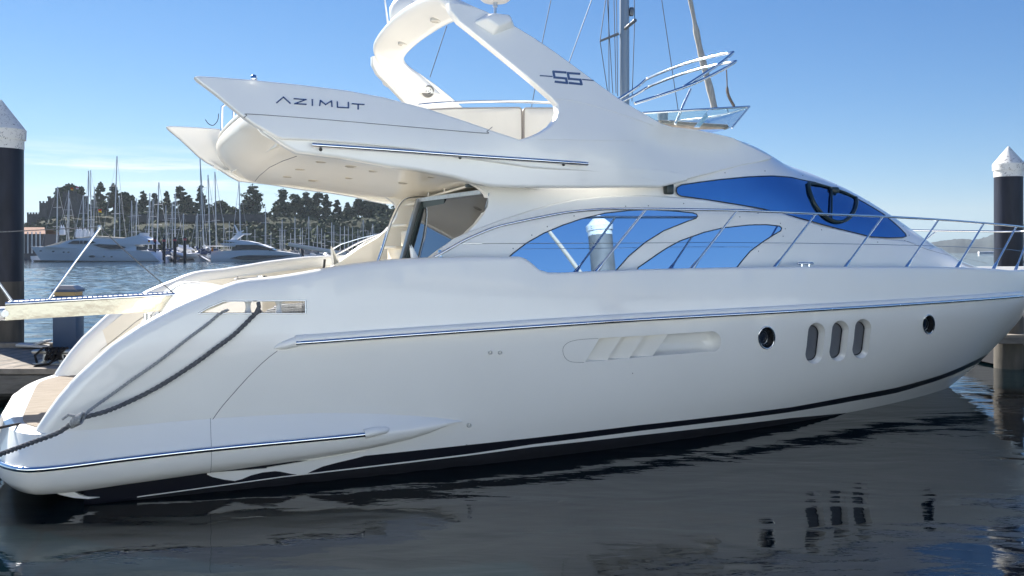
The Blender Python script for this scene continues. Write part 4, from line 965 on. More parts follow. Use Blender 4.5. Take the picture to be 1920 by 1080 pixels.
m_ = MB(); m_.tube([Pw(p.x, p.y, WG + .1) for p in catmull([(330, 578, 0), (325, 588, 0), (310, 598, 0), (303, 606, 0), (308, 612, 0), (322, 603, 0)], n=5)], .006, 6); m_.build('hydraulic_hose', STEELD, gw, 60)

# ------------------------------------------------------------------ mooring lines (laid rope: three strands)
def loc2w(p): return Vector((p.x * ct - p.y * st_ - st_ * VC, p.x * st_ + p.y * ct + ct * VC, p.z))
def laid(name, pts, r, m, label, pitch=.14, group=None, cat='rope'):
    P = catmull(pts, step=.02); m_ = MB(); N = len(P); L_ = 0; S_ = [[], [], []]; up = Vector((0, 0, 1))
    for i in range(N):
        t_ = (P[min(i + 1, N - 1)] - P[max(i - 1, 0)]).normalized()
        if i: L_ += (P[i] - P[i - 1]).length
        a_ = t_.cross(up).normalized(); b_ = t_.cross(a_)
        for k in range(3):
            an = 2 * math.pi * (k / 3 + L_ / pitch); S_[k].append(P[i] + (a_ * math.cos(an) + b_ * math.sin(an)) * r * .60)
    for s_ in S_: m_.tube(s_, r * .50, 6)
    o = m_.build(name, m, None, 60); return fin(o, label, cat, group)
def off_h(px, py, o): p = Ps(px, py, Bh); return Vector((p.x, p.y - o, p.z))
knot = Pw(147, 787, -2.52)
rB = [Ps(484, 582, Bh, .12), off_h(478, 588, .03), off_h(440, 625, .035), off_h(400, 655, .035), off_h(360, 684, .035), off_h(300, 722, .04), off_h(245, 750, .06), Pw(200, 771, -2.45), knot, Pw(110, 811, -2.56), Pw(60, 830, -2.75), Pw(0, 852, -3.1), Pw(-80, 880, -3.6), Pw(-260, 930, -4.6)]
laid('mooring_line', [loc2w(p) for p in rB], .021, ROPEG, 'thick dark grey mooring rope running from the stern fairlead down past the knot', .15, None)
rA = [Ps(425, 580, Bh, .1), off_h(413, 587, .02), off_h(385, 610, .025), off_h(350, 636, .025), off_h(300, 675, .03), off_h(245, 713, .035), off_h(200, 745, .05), Pw(165, 772, -2.46), knot + Vector((.05, 0, .02))]
laid('mooring_line', [loc2w(p) for p in rA], .0145, ROPEL, 'thinner light grey mooring line running above the thick rope to the knot', .12, None)
kn = MB()
for a in range(5): 
    c_ = loc2w(knot) + Vector((.022 * (a - 2), -.01 * a, .01 * (a - 2)))
    kn.tube([c_ + Vector((.0 + .012 * math.cos(q), .045 * math.sin(q), .045 * math.cos(q))) for q in [j * .5 for j in range(13)]], .015, 7)
kn.tube([loc2w(p) for p in [knot, Pw(138, 780, -2.55), Pw(128, 778, -2.57), Pw(117, 786, -2.55)]], .013, 8)
fin(kn.build('rope_knot', ROPEL, None, 60), 'light grey knot joining the two stern mooring lines', 'knot')
m_ = MB(); m_.tube([loc2w(p) for p in catmull([Pw(80, 801, -1.2), Pw(50, 795, -1.4), Pw(30, 796, -1.7), Pw(0, 802, -2.2), Pw(-50, 815, -2.9), Pw(-150, 840, -3.6)], n=5)], .012, 7)
fin(m_.build('mooring_line', ROPEB, None, 60), 'thin black line lying across the corner of the bathing platform', 'rope')
# ------------------------------------------------------------------ pontoon at the left, piles, pedestal
WOOD = mat('weathered_planks', (.20, .175, .145), .85, col2=(.30, .265, .225), vscale=7, stretch=(1, 1, 1), bump=.35, bscale=35)
WOOD2 = mat('weathered_planks_dark', (.14, .13, .115), .85, col2=(.22, .205, .18), vscale=6, bump=.35, bscale=35)
WOODF = mat('dark_fascia_timber', (.13, .12, .105), .8, var=.35, vscale=5, stretch=(.6, 3, 3), bump=.4, bscale=15)  # darker timber tone for fascia, frame and walings
PILE = mat('pile_black_sleeve', (.018, .022, .035), .42, spec=.22, var=.3, vscale=2, stretch=(3, 3, .6), bump=.05, bscale=8)
PILER = mat('pile_weathered', (.05, .045, .036), .75, col2=(.11, .095, .075), vscale=3, stretch=(2, 2, .5), bump=.3, bscale=12)
CAPM = mat('pile_cap_white', (.72, .71, .67), .5, var=.05, vscale=4)
def capmat():
    m = mat('pile_cap_stained', (.72, .71, .67), .55); t = m.node_tree; b = t.nodes['Principled BSDF']
    co = t.nodes.new('ShaderNodeTexCoord'); n = t.nodes.new('ShaderNodeTexNoise'); n.inputs['Scale'].default_value = 22; n.inputs['Detail'].default_value = 6; n.inputs['Distortion'].default_value = 1.5
    r = t.nodes.new('ShaderNodeValToRGB'); r.color_ramp.elements[0].position = .60; r.color_ramp.elements[0].color = (.70, .69, .65, 1); r.color_ramp.elements[1].position = .64; r.color_ramp.elements[1].color = (.12, .11, .12, 1)
    t.links.new(co.outputs['Object'], n.inputs['Vector']); t.links.new(n.outputs['Fac'], r.inputs[0]); t.links.new(r.outputs[0], b.inputs['Base Color']); return m
CAPS = capmat()
def pile(pos, r, zt, label, foot=1.6, n=28, group=None, cap=1.25, m_up=None):
    e_ = empty('mooring_pile', (pos.x, pos.y, 0), 0, label, 'pile', group)
    zb = zt - cap
    MB().lathe([(r, -4), (r * 1.01, foot)], n=n).build('weathered_foot', PILER, e_, 40)
    MB().lathe([(r, foot), (r, zb)], n=n).build('sleeve', m_up or PILE, e_, 40)
    m_ = MB(); m_.lathe([(r * 1.02, zb - .02), (r * 1.02, zb + r * .42), (r * 1.10, zb + r * .42), (r * 1.12, zb + r * .9), (r * .03, zt)], n=n)
    m_.build('conical_cap', CAPS, e_, 30); return e_
DZ = .5
pl = place(18.3, 2); pile(Vector((pl.x, 18.3, 0)), .40, CAM_H + 283 / FPX * 18.3, 'tall black pile with stained white cone cap at the left edge beside the pontoon', 1.75, cap=.95)
pr = place(18.7, 1891); pr_ = pile(Vector((pr.x, 18.7, 0)), .265, CAM_H + 196 / FPX * 18.7, 'black pile with clean white cone cap beyond the yacht bow at the right edge', 1.75, cap=.60)
po = empty('pontoon', (0, 0, 0), 0, 'weathered plank pontoon with a plastic pedestal, behind the stern at the left', 'pontoon')
x0, x1, y0_, y1_ = -12.5, -4.6, 14.45, 17.9
k = 0; dirp = math.radians(62); step_ = .125
# planks run diagonally like in the photograph; each cut to the deck rectangle
dx_, dy_ = math.cos(math.radians(90)), math.sin(math.radians(90))
pm = {}
ang_p = math.radians(78); dv = Vector((math.cos(ang_p), math.sin(ang_p))); nv = Vector((dv.y, -dv.x))
off_ = -2.0
cnt = 0
while off_ < 9.8:
    c = []
    # plank centre line: point x0 + off on front edge
    xb = x0 + off_; xt = xb + (y1_ - .15 - y0_ - .14) * dv.x / dv.y
    if xb > x1: break
    L_ = (y1_ - y0_ - .30)
    w2 = .056
    z = DZ + random.uniform(-.002, .002)
    V = [(xb - w2, y0_ + .15, z), (xb + w2, y0_ + .15, z), (xt + w2, y1_ - .15, z), (xt - w2, y1_ - .15, z)]
    if xt > x0 - .1:
        m_ = MB(); m_.add([Vector(v) for v in V] + [Vector((v[0], v[1], z - .03)) for v in V], [(0, 1, 2, 3), (7, 6, 5, 4), (0, 4, 5, 1), (1, 5, 6, 2), (2, 6, 7, 3), (3, 7, 4, 0)])
        m_.build('plank', WOOD if cnt % 3 else WOOD2, po, 0); cnt += 1
    off_ += step_
m_ = MB(); m_.box(((x0 + x1) / 2, y0_ + .06, DZ - .02), (x1 - x0, .16, .09), bev=.01); m_.box(((x0 + x1) / 2, y1_ - .06, DZ + .03), (x1 - x0, .14, .12), bev=.01); m_.build('edge_board', WOOD, po, 0)
MB().box(((x0 + x1) / 2, y0_ + .02, DZ - .22), (x1 - x0, .07, .28)).build('fascia_board', WOODF, po, 0)
MB().box(((x0 + x1) / 2, (y0_ + y1_) / 2, DZ - .12), (x1 - x0 - .3, y1_ - y0_ - .3, .12)).build('deck_frame', WOODF, po, 0)
MB().box(((x0 + x1) / 2, (y0_ + y1_) / 2, .05), (x1 - x0 - .8, y1_ - y0_ - 1.2, .3)).build('float', RUBBER, po, 0)
# service pedestal
pd = place(17.8, 132); pe_ = empty('service_pedestal', (pd.x, 17.72, DZ), 0, 'dark blue service pedestal with wood band and two sockets on the pontoon edge', 'pedestal')
NAVY = mat('pedestal_navy', (.02, .05, .11), .4)
MB().box((0, 0, .50), (.44, .34, 1.0), bev=.015).build('body', NAVY, pe_, 30)
MB().box((0, 0, 1.03), (.40, .30, .09)).build('wood_band', mat('pedestal_band', (.40, .28, .12), .5), pe_, 0)
m_ = MB(); m_.add([Vector(v) for v in [(-.23, -.18, 1.07), (.23, -.18, 1.07), (.23, .18, 1.07), (-.23, .18, 1.07), (-.13, -.10, 1.19), (.13, -.10, 1.19), (.13, .10, 1.19), (-.13, .10, 1.19)]] + [Vector((a, b, 1.12)) for a, b in ((-.23, -.18), (.23, -.18), (.23, .18), (-.23, .18))], [(0, 1, 9, 8), (1, 2, 10, 9), (2, 3, 11, 10), (3, 0, 8, 11), (8, 9, 5, 4), (9, 10, 6, 5), (10, 11, 7, 6), (11, 8, 4, 7), (4, 5, 6, 7), (3, 2, 1, 0)]); m_.build('cap', NAVY, pe_, 0)
for sx__ in (-.11, .11):
    so = MB().box((sx__, -.18, .74), (.12, .03, .11), bev=.008).build('socket_plate', mat('plate_grey', (.25, .28, .32), .5), pe_, 0)
    MB().lathe([(.055, 0), (.055, .04), (.04, .05)], (sx__, -.195, .725), (0, -1, 0), 16).build('socket_lid', mat('socket_blue', (.02, .07, .2), .4), so, 40)
# mooring cleat with black rope on the pontoon
cp_ = Pz(100, 683, DZ); cw = loc2w(cp_); cw.z = DZ
ce = empty('pontoon_cleat', (cw.x, cw.y, DZ), -.1, 'grey metal dock cleat wrapped in black rope on the pontoon', 'cleat')
ALU = mat('cast_aluminium', (.42, .42, .40), .45, .8, var=.1, vscale=15)
m_ = MB(); m_.box((0, 0, .012), (.62, .16, .024), bev=.008)
for s_ in (-1, 1): m_.tube([(s_ * .20, 0, .01), (s_ * .14, 0, .06), (s_ * .12, 0, .17)], [.07, .045, .045], 10)
m_.tube([(-.36, 0, .20), (-.27, 0, .205), (.27, 0, .205), (.36, 0, .20)], [.03, .042, .042, .03], 10); m_.build('cleat_body', ALU, ce, 40)
random.seed(3); m_ = MB()
for k in range(9):
    cx = .05 + random.uniform(-.12, .12); tl = random.uniform(-.9, .9); pts = [(cx + tl * .10 * math.sin(a), (.07 + .02 * random.random()) * math.cos(a), .17 + .10 * math.sin(a)) for a in [j * .6 for j in range(11)]]
    m_.tube(pts, .019, 7)
m_.tube([(-.24, -.05, .03), (-.26, -.08, .15), (-.15, -.03, .27), (0, .02, .24)], .02, 7); m_.tube([(.1, -.06, .1), (.02, -.2, .03), (-.1, -.35, .02), (-.2, -.45, -.1)], .02, 7); m_.tube([(.15, .0, .2), (.5, .1, .19), (.9, .2, .2)], .012, 7)
fin(m_.build('rope_on_cleat', ROPEB, None, 60), 'tangle of black rope wound round the grey dock cleat', 'rope').location = (cw.x, cw.y, DZ)
# white folded sheet and clutter by the left pile
bag = place(17.6, 62); m_ = MB(); m_.box((bag.x, 17.6, DZ + .06), (.55, .25, .05), rz=.1, bev=.02, ry=.08); m_.box((bag.x + .12, 17.62, DZ + .10), (.4, .2, .04), rz=-.2, bev=.015, ry=-.3)
fin(m_.build('folded_tarpaulin', mat('tarp_pale', (.5, .49, .47), .7), None, 20), 'pale crumpled tarpaulin at the foot of the left pile', 'tarpaulin')
# dock beyond the bow
db = empty('timber_jetty', (0, 0, 0), 0, 'timber jetty end with walings behind the bow at the right edge', 'jetty')
def wbox(px0, px1, py0, py1, d, dep, m, name, par):
    a = place(d, px0, py0); b = place(d, px1, py1); return MB().box(((a.x + b.x) / 2, d + dep / 2, (a.z + b.z) / 2), (abs(b.x - a.x), dep, abs(a.z - b.z)), bev=.01).build(name, m, par, 0)
wbox(1872, 2200, 633, 645, 18.2, .25, WOODF, 'waling', db); wbox(1868, 2200, 628, 633, 18.2, .5, WOOD, 'capping', db)
wbox(1905, 2200, 600, 625, 19.4, .1, WOOD, 'fascia_board', db); wbox(1900, 2200, 595, 600, 19.3, 3, WOOD2, 'deck_board', db)
wbox(1868, 2300, 647, 684, 18.9, 3.2, RUBBER, 'float', db); wbox(1890, 1912, 560, 700, 18.55, .24, WOODF, 'post', db); wbox(1900, 2200, 502, 508, 24, .3, WOOD, 'far_waling', db); wbox(1880, 2200, 488, 493, 24, .2, WOOD, 'far_capping', db)  # float: added black box, the shade under the jetty put into colour

# ------------------------------------------------------------------ sailing yacht moored behind the motor yacht
MAST = mat('mast_alloy', (.34, .37, .40), .35, .6); MASTD = mat('mast_dark', (.20, .21, .22), .4, .5); SAIL = mat('furled_sail', (.50, .47, .42), .85, var=.2, vscale=6, stretch=(6, 6, .7), bump=.3, bscale=14)
sd = 30.0
def sp3(px, py, d=sd): return place(d, px, py)
sy = empty('sailing_yacht', sp3(1170, 574) * 1.0, 0, 'sailing yacht hidden behind the motor yacht, its tall alloy mast rising over the flybridge', 'sailing yacht'); sy.location.z = 0
base_ = sy.location.copy()
def spr(px, py, d=sd): return sp3(px, py, d) - base_
def sail_hull(L_, bm_, fb, n=14):
    rows = []
    for i in range(n + 1):
        s = i / n; x_ = -L_ / 2 + L_ * s; h = bm_ / 2 * max(0.02, (1 - abs(2 * s - .95) ** 2.6 if s > .475 else 1 - .35 * (abs(2 * s - .95) ** 2)))
        z_ = fb * (1 + .18 * s * s); sh = .0 + (s ** 6) * .0
        rows.append([Vector((x_ + .9 * (s ** 3) * k, y_ * h, zz)) for k, y_, zz in ((0, 0, -.5), (0, -.62, -.3), (.2, -.9, .15), (.6, -1, z_ * .6), (1, -1, z_), (1, 0, z_ + .06), (1, 1, z_), (.6, 1, z_ * .6), (.2, .9, .15), (0, .62, -.3), (0, 0, -.5))])
    m_ = MB(); m_.grid(rows); m_.add(rows[0], [tuple(range(len(rows[0])))]); return m_
q = sail_hull(13.5, 4.0, 1.25); so_ = q.build('hull', GEL, sy, 40)
m_ = MB(); m_.lathe([(.02, 0), (.02, 0)], n=3) if False else None
m_.box((-.8, 0, 1.55), (5.0, 2.2, .5), bev=.12); m_.build('coachroof', GEL, sy, 40)
mw = (1182 - 1161) / FPX * sd / 2
m_ = MB(); V = [Vector((mw * .86 * math.cos(a), mw * 1.25 * math.sin(a), 0)) for a in [2 * math.pi * k / 18 for k in range(18)]]; lean = spr(1170.5, -900) - spr(1171.5, 400)
m_.grid([[v + spr(1171.5, 480) for v in V + V[:1]], [v + spr(1170, -420) for v in V + V[:1]]]); m_.build('mast', MAST, sy, 50)
MB().tube([spr(1125, 77), spr(1160, 63)], [.035, .045], 8).build('spreader', MASTD, sy, 50); MB().tube([spr(1172, 54, 29.8), spr(1191, 38, 29)], [.05, .06], 8).build('spreader', MASTD, sy, 50)
MB().box(spr(1184, 22), (.14, .2, .26), bev=.03).build('steaming_light', MASTD, sy, 30)
f0, f1 = spr(1345, 232), spr(1286, -30); m_ = MB(); R_ = []; Pn = []
for k in range(25): t_ = k / 24; Pn.append(f0.lerp(f1, t_) + Vector((.02 * math.sin(9 * t_), 0, 0))); R_.append((.115 if t_ < .68 else .085) * (1 + .10 * math.sin(31 * t_)) * (1 - .25 * t_))
m_.tube(Pn, R_, 10); fs = m_.build('furled_genoa', SAIL, sy, 60)
for (xa, ya, xb, yb) in [(1125, 77, 1139, 170), (1125, 77, 1137, -10), (1142, 175, 1141, -10), (1149, 175, 1138, -10), (1155, 175, 1151, -10), (1158, 180, 1156, -10), (1190, 38, 1185, 190), (1190, 38, 1189, -10), (1275, 230, 1240, -5), (1035, -10, 1014, 92), (1111, -5, 1064, 125), (838, 48, 806, 145), (1003, 165, 996, 204)]:
    a_ = spr(xa, ya); b_ = spr(xb, yb); MB().tube([a_ - (b_ - a_) * .0, b_], .014, 5).build('rigging_wire', mat('rigging_dark', (.10, .12, .15), .5, .3), sy, 0)
MB().tube([Vector((0, 0, 2.3)), Vector((-5.2, 0, 2.2))], .09, 10).build('boom', MAST, sy, 50)

# pile standing in the water out of frame on the camera side (it shows in the mirrored windows)
# ------------------------------------------------------------------ far shore
random.seed(11)
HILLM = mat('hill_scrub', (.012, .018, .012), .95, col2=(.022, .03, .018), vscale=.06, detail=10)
LEAFS = [mat('pine_leaf_%s' % n_, c_, .9) for n_, c_ in (('dark', (.040, .060, .042)), ('mid', (.070, .095, .058)), ('light', (.10, .125, .075)))]
BARK = mat('bark', (.07, .055, .045), .95)
# shore ground: a slope rising to a plateau
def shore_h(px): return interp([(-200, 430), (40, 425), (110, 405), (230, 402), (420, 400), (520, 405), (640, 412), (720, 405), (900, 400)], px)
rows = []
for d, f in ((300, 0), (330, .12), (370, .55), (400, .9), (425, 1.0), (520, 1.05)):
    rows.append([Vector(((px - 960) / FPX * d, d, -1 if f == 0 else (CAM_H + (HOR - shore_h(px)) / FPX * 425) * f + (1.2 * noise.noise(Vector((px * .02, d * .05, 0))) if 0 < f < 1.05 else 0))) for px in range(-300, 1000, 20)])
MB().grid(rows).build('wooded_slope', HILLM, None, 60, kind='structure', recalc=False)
# far hill on the right
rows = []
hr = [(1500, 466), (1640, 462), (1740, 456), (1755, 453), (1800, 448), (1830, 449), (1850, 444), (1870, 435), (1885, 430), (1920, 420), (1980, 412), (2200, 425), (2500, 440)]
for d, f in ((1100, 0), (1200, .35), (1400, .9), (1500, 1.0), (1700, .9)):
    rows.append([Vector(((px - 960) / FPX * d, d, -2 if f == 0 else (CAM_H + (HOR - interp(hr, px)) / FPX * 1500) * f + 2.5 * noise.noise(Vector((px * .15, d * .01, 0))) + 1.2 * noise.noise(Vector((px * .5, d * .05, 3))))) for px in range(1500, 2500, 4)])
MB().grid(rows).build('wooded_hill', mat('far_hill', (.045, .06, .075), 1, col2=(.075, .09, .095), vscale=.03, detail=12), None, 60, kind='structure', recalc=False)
# foliage blobs made of many leaf faces
def leaf_cluster(MBo, c_, r, n, sz, flat=.7):
    for _ in range(n):
        while True:
            v = Vector((random.uniform(-1, 1), random.uniform(-1, 1), random.uniform(-1, 1)))
            if .15 < v.length < 1: break
        v = v.normalized() * (v.length ** .5) * random.uniform(.8, 1.12); p = c_ + Vector((v.x * r, v.y * r, v.z * r * flat))
        a = Vector((random.uniform(-1, 1), random.uniform(-1, 1), random.uniform(-1, 1))).normalized(); b_ = a.orthogonal().normalized(); s_ = sz * random.uniform(.5, 1.3)
        MBo.add([p + a * s_, p + b_ * s_ * .8, p - a * s_, p - b_ * s_ * .7], [(0, 1, 2, 3)], random.choice((0, 0, 1, 1, 2)))
TREES = [  # px, top y, half width px, kind
 (112, 352, 13, 'round'), (132, 344, 20, 'round'), (150, 350, 14, 'round'), (178, 372, 12, 'open'), (188, 342, 13, 'pine'), (213, 345, 15, 'pine'), (232, 360, 14, 'round'), (247, 366, 11, 'pine'), (269, 359, 13, 'pine'), (290, 362, 9, 'pine'), (312, 358, 9, 'pine'),
 (338, 349, 17, 'pine'), (354, 366, 12, 'pine'), (377, 347, 11, 'pine'), (415, 377, 11, 'round'), (474, 348, 23, 'pine'), (463, 368, 12, 'pine'), (530, 355, 20, 'pine'), (552, 364, 17, 'round'), (574, 361, 17, 'pine'), (597, 361, 17, 'pine'), (612, 364, 12, 'pine'), (633, 375, 11, 'pine'), (652, 380, 12, 'pine'), (672, 373, 18, 'pine'), (696, 374, 18, 'round'), (714, 383, 14, 'round')]
names = {'round': ('broadleaf_tree', 'dark round crowned evergreen'), 'pine': ('pine_tree', 'dark layered pine'), 'open': ('pine_tree', 'thin open crowned pine')}
for i, (px, py, hw, kd) in enumerate(TREES):
    hw *= 1.12
    d = 425 + (i % 3) * 8; top_ = place(d, px, py); gy = CAM_H + (HOR - shore_h(px)) / FPX * 425 - 1.5; hw_ = hw / FPX * d; H_ = top_.z - gy
    nm, lb = names[kd]
    where = 'left of the stern yacht pole' if px < 187 else 'between masts'
    e_ = empty(nm, (top_.x, d, gy), 0, None, 'tree', 'trees along the far shore')
    e_['label'] = '%s on the far skyline, %s' % (lb, ['directly above the castle keep' if px < 160 else '', ''][0] or 'number' if 0 else '')
    m_ = MB(); m_.tube([(0, 0, -1), (.2, 0, H_ * .5), (0, 0, H_ * .92)], [H_ * .028 + .12, H_ * .02 + .08, .06], 6)
    for k in range(5): a = random.uniform(0, 6.28); z_ = H_ * random.uniform(.45, .8); m_.tube([(0, 0, z_), (math.cos(a) * hw_ * .7, math.sin(a) * hw_ * .7, z_ + H_ * .10)], [.12, .05], 5)
    m_.build('trunk', BARK, e_, 0)
    m_ = MB()
    if kd == 'round':
        for k in range(13): a = random.uniform(0, 6.28); rr = random.uniform(0, .72) * hw_; z_ = H_ * random.uniform(.35, .84); leaf_cluster(m_, Vector((math.cos(a) * rr, math.sin(a) * rr, z_)), hw_ * .5, 150, .72)
        leaf_cluster(m_, Vector((0, 0, H_ - hw_ * .35)), hw_ * .5, 120, .7)
    else:
        nl = 11
        for k in range(nl):
            t_ = k / (nl - 1); z_ = H_ * (.35 + .60 * t_); ww = hw_ * (1.0 - .62 * t_ ** 1.6) * random.uniform(.6, 1.05)
            for q_ in range(3 if kd == 'pine' else 1):
                a = random.uniform(0, 6.28); leaf_cluster(m_, Vector((math.cos(a) * ww * .62, math.sin(a) * ww * .6, z_)), ww * random.uniform(.30, .55), 60 if kd == 'pine' else 30, .50, .42)
        leaf_cluster(m_, Vector((0, 0, H_ - .7)), hw_ * .22, 40, .35, 1.2)
    m_.build('crown', LEAFS, e_, 0, recalc=False)
    e_['px'] = px
TL = {}
tl = sorted([o for o in bpy.data.objects if o.get('group') == 'trees along the far shore'], key=lambda o: o['px'])
desc = ['round topped dark tree rising highest-left above the castle towers', 'broad dark domed tree, the largest above the castle', 'dark tree on the right shoulder of the castle clump', 'open thin pine just right of the castle clump', 'tall pine immediately left of the tallest mast', 'pine standing behind the tallest mast', 'round tree just right of the tallest mast', 'small pine right of the round tree and tallest mast', 'pointed pine above the castle wall, left of centre gap', 'slim pine in the middle of the castle wall skyline', 'slender pine on its own right of the slim pine', 'wide layered pine above the castle wall', 'low pine leaning against the wide layered pine', 'tall thin pine standing alone beside a mast', 'low round bush tree in the skyline gap', 'lower pine tucked at the left of the big lone pine', 'large lone pine behind the right hand moored yacht', 'leftmost pine of the dense wood under the overhang', 'round tree second in the dense wood under the overhang', 'pine with broken crown in the middle of the dense wood', 'broad pine right of the wood centre', 'narrow pine at the right end of the dense wood', 'thin pine in the gap after the dense wood', 'short pine in the gap before the last clump', 'wide pine opening the last clump towards the yacht steps', 'round dark tree touching the yacht overhang', 'last round tree beside the flybridge steps']
for o, s_ in zip(tl, desc): o['label'] = s_; del o['px']
# undergrowth mass in front of the wall and along the slope
m_ = MB(); random.seed(21)
for k in range(700):
    px = random.uniform(40, 745); d = random.uniform(330, 415); f = (d - 330) / 85; h = (CAM_H + (HOR - shore_h(px)) / FPX * 425) * (.15 + .72 * f)
    if 255 < px < 480 and d > 372 and random.random() < .8: continue
    leaf_cluster(m_, Vector(((px - 960) / FPX * d, d, h)), random.uniform(2.4, 4.4), 70, 1.0, .8)
for k in range(330):
    px = random.uniform(40, 745); d = random.uniform(372, 420)
    if 245 < px < 500 and d < 392: continue
    leaf_cluster(m_, Vector(((px - 960) / FPX * d, d, (CAM_H + (HOR - shore_h(px)) / FPX * 425) * (.55 + .43 * (d - 372) / 48))), random.uniform(1.6, 3.0), 50, .9, .8)
for k in range(190):
    px = random.uniform(160, 745); d = random.uniform(419, 434); up = random.uniform(-1, 3.2) + 1.5 * math.sin(px * .11)
    leaf_cluster(m_, Vector(((px - 960) / FPX * d, d, (CAM_H + (HOR - shore_h(px)) / FPX * 425) + up)), random.uniform(1.5, 2.8), 60, .8, .8)
m_.build('shore_undergrowth', LEAFS, None, 0, kind='stuff', recalc=False)
# castle wall and towers
STONE = mat('castle_stone', (.085, .082, .08), .95, col2=(.13, .125, .12), vscale=.6, detail=8)
def crenel(MBo, x_0, x_1, y, zt, dep, w_=1.1, h=1.0):
    n_ = max(1, int((x_1 - x_0) / (w_ * 2)))
    for i in range(n_ + 1): MBo.box((x_0 + w_ / 2 + (x_1 - x_0 - w_) * i / n_, y, zt + h / 2), (w_, dep, h))
cw_ = empty('castle_wall', (place(388, 370).x, 388, 0), 0, 'long grey crenellated castle wall running across the slope behind the masts', 'wall')
def lx(px, d=388): return place(d, px).x - cw_.location.x
zt = CAM_H + (HOR - 403) / FPX * 388; zb_ = 3
MB().box(((lx(245) + lx(495)) / 2, 0, (zt + zb_) / 2), (lx(495) - lx(245), 2, zt - zb_)).build('wall_face', STONE, cw_, 0)
m_ = MB(); crenel(m_, lx(245), lx(495), -.6, zt, .6, .5, .4); m_.build('battlement', STONE, cw_, 0, kind='stuff')
ck = empty('castle', (place(412, 115).x, 412, 0), 0, 'grey stone castle with stepped crenellated towers under the round trees at the left', 'castle')
for (a, b, yt) in ((79, 94, 381), (94, 100, 372), (100, 128, 388), (122, 148, 363), (148, 160, 380), (56, 80, 402)):
    xa = place(412, a).x - ck.location.x; xb = place(412, b).x - ck.location.x; z_ = CAM_H + (HOR - yt) / FPX * 412
    tw = MB().box(((xa + xb) / 2, 0, z_ / 2), (xb - xa, 5 if a != 94 else 4, z_)).build('tower', STONE, ck, 0)
    m_ = MB(); crenel(m_, xa, xb, -2.3, z_, .6, .6, .8); m_.build('battlement', STONE, tw, 0)
# boathouse with a red tile roof
bh = empty('boathouse', (place(260, 62).x, 260, 0), 0, 'low boathouse with pale red tiled roof at the left waterside', 'boathouse')
def bx(px): return place(260, px).x - bh.location.x
def bz(py): return CAM_H + (HOR - py) / FPX * 260
m_ = MB(); m_.add([Vector((bx(20), -4, bz(439))), Vector((bx(99), -4, bz(439))), Vector((bx(80), 1, bz(426))), Vector((bx(20), 1, bz(426)))] , [(0, 1, 2, 3)]); m_.add([Vector((bx(20), 6, bz(439))), Vector((bx(99), 6, bz(439))), Vector((bx(80), 1, bz(426))), Vector((bx(20), 1, bz(426)))], [(3, 2, 1, 0)]); m_.build('roof', mat('roof_tiles', (.42, .27, .20), .9, var=.15, vscale=2), bh, 0)
MB().box(((bx(20) + bx(95)) / 2, 1, bz(439) / 2), (bx(95) - bx(20), 8, bz(439))).build('wall', mat('boathouse_wall', (.16, .15, .15), .9), bh, 0)
for k in range(7): x_ = bx(44 + 7.5 * k); MB().box((x_, -4.05, bz(455)), (.25, .2, bz(439) - 1)).build('post', GEL, bh, 0)

# ------------------------------------------------------------------ marina: far pontoon, piles with red bands, sail boats
FW = 205.0
fp_ = MB(); a = place(FW + 4, 280); b = place(FW + 4, 760); fp_.box(((a.x + b.x) / 2, FW + 4, .35), (b.x - a.x, 3, .5)); fin(fp_.build('marina_pontoon', mat('pontoon_grey', (.22, .21, .20), .8), None, 0), 'low floating pontoon across the far marina behind the moored yachts', 'pontoon')
REDB = mat('red_band', (.35, .03, .05), .5)
flb = ['nearest the left yacht transom', 'second from the left yacht transom', 'third from the left yacht transom, by the white dinghies', 'nearest the right hand yacht stern', 'beside the right hand yacht bow']
for i, (px, y0__, y1__) in enumerate(((290, 447, 483), (307.5, 447, 484), (328, 446, 480), (346.5, 445, 486), (567, 462, 490))):
    d = FW - 2; p = place(d, px); e_ = empty('marina_pile', (p.x, d, 0), 0, 'black red banded pile, ' + flb[i].replace('dinghies', 'tenders'), 'pile', 'black piles in the far marina')
    zt = CAM_H + (HOR - y0__) / FPX * d; MB().lathe([(.33, -1), (.33, zt)], n=12).build('shaft', PILE, e_, 40); MB().lathe([(.35, zt - .7), (.35, zt - .25)], n=12).build('band', REDB, e_, 40); MB().lathe([(.36, zt - .05), (.2, zt + .2)], n=12).build('cap', BLACKP, e_, 40)
# sail boats: (mast foot px, mast head px, head y, depth, label, kind)
WHT = mat('boat_white', (.80, .81, .82), .4); SCREEN = mat('boat_window', (.03, .04, .06), .15); NAVYH = mat('boat_navy', (.03, .05, .12), .3)
CANV = [mat('canvas_%s' % n_, c_, .9) for n_, c_ in (('navy', (.04, .06, .12)), ('grey', (.22, .22, .23)), ('cream', (.5, .46, .38)))]
def boat_hull(MBo, L_, B_, fb, z0=0, rake=.12):
    rows = []
    for i in range(11):
        s = i / 10; h = B_ / 2 * (.82 + .36 * s - 0 if s < .4 else .964 * (1 - ((s - .4) / .6) ** 2.4)) ; h = max(h, .02); z_ = fb * (1 + .25 * s * s); x_ = -L_ / 2 + L_ * s
        rows.append([Vector((x_ + rake * L_ * s ** 3 * k, y_ * h, zz)) for k, y_, zz in ((-.6, 0, -.3), (-.4, -.7, 0), (.1, -.93, z_ * .45), (.5, -1, z_), (.5, 0, z_ + .05), (.5, 1, z_), (.1, .93, z_ * .45), (-.4, .7, 0), (-.6, 0, -.3))])
    MBo.grid(rows); MBo.add(rows[0], [tuple(range(9))]); return MBo
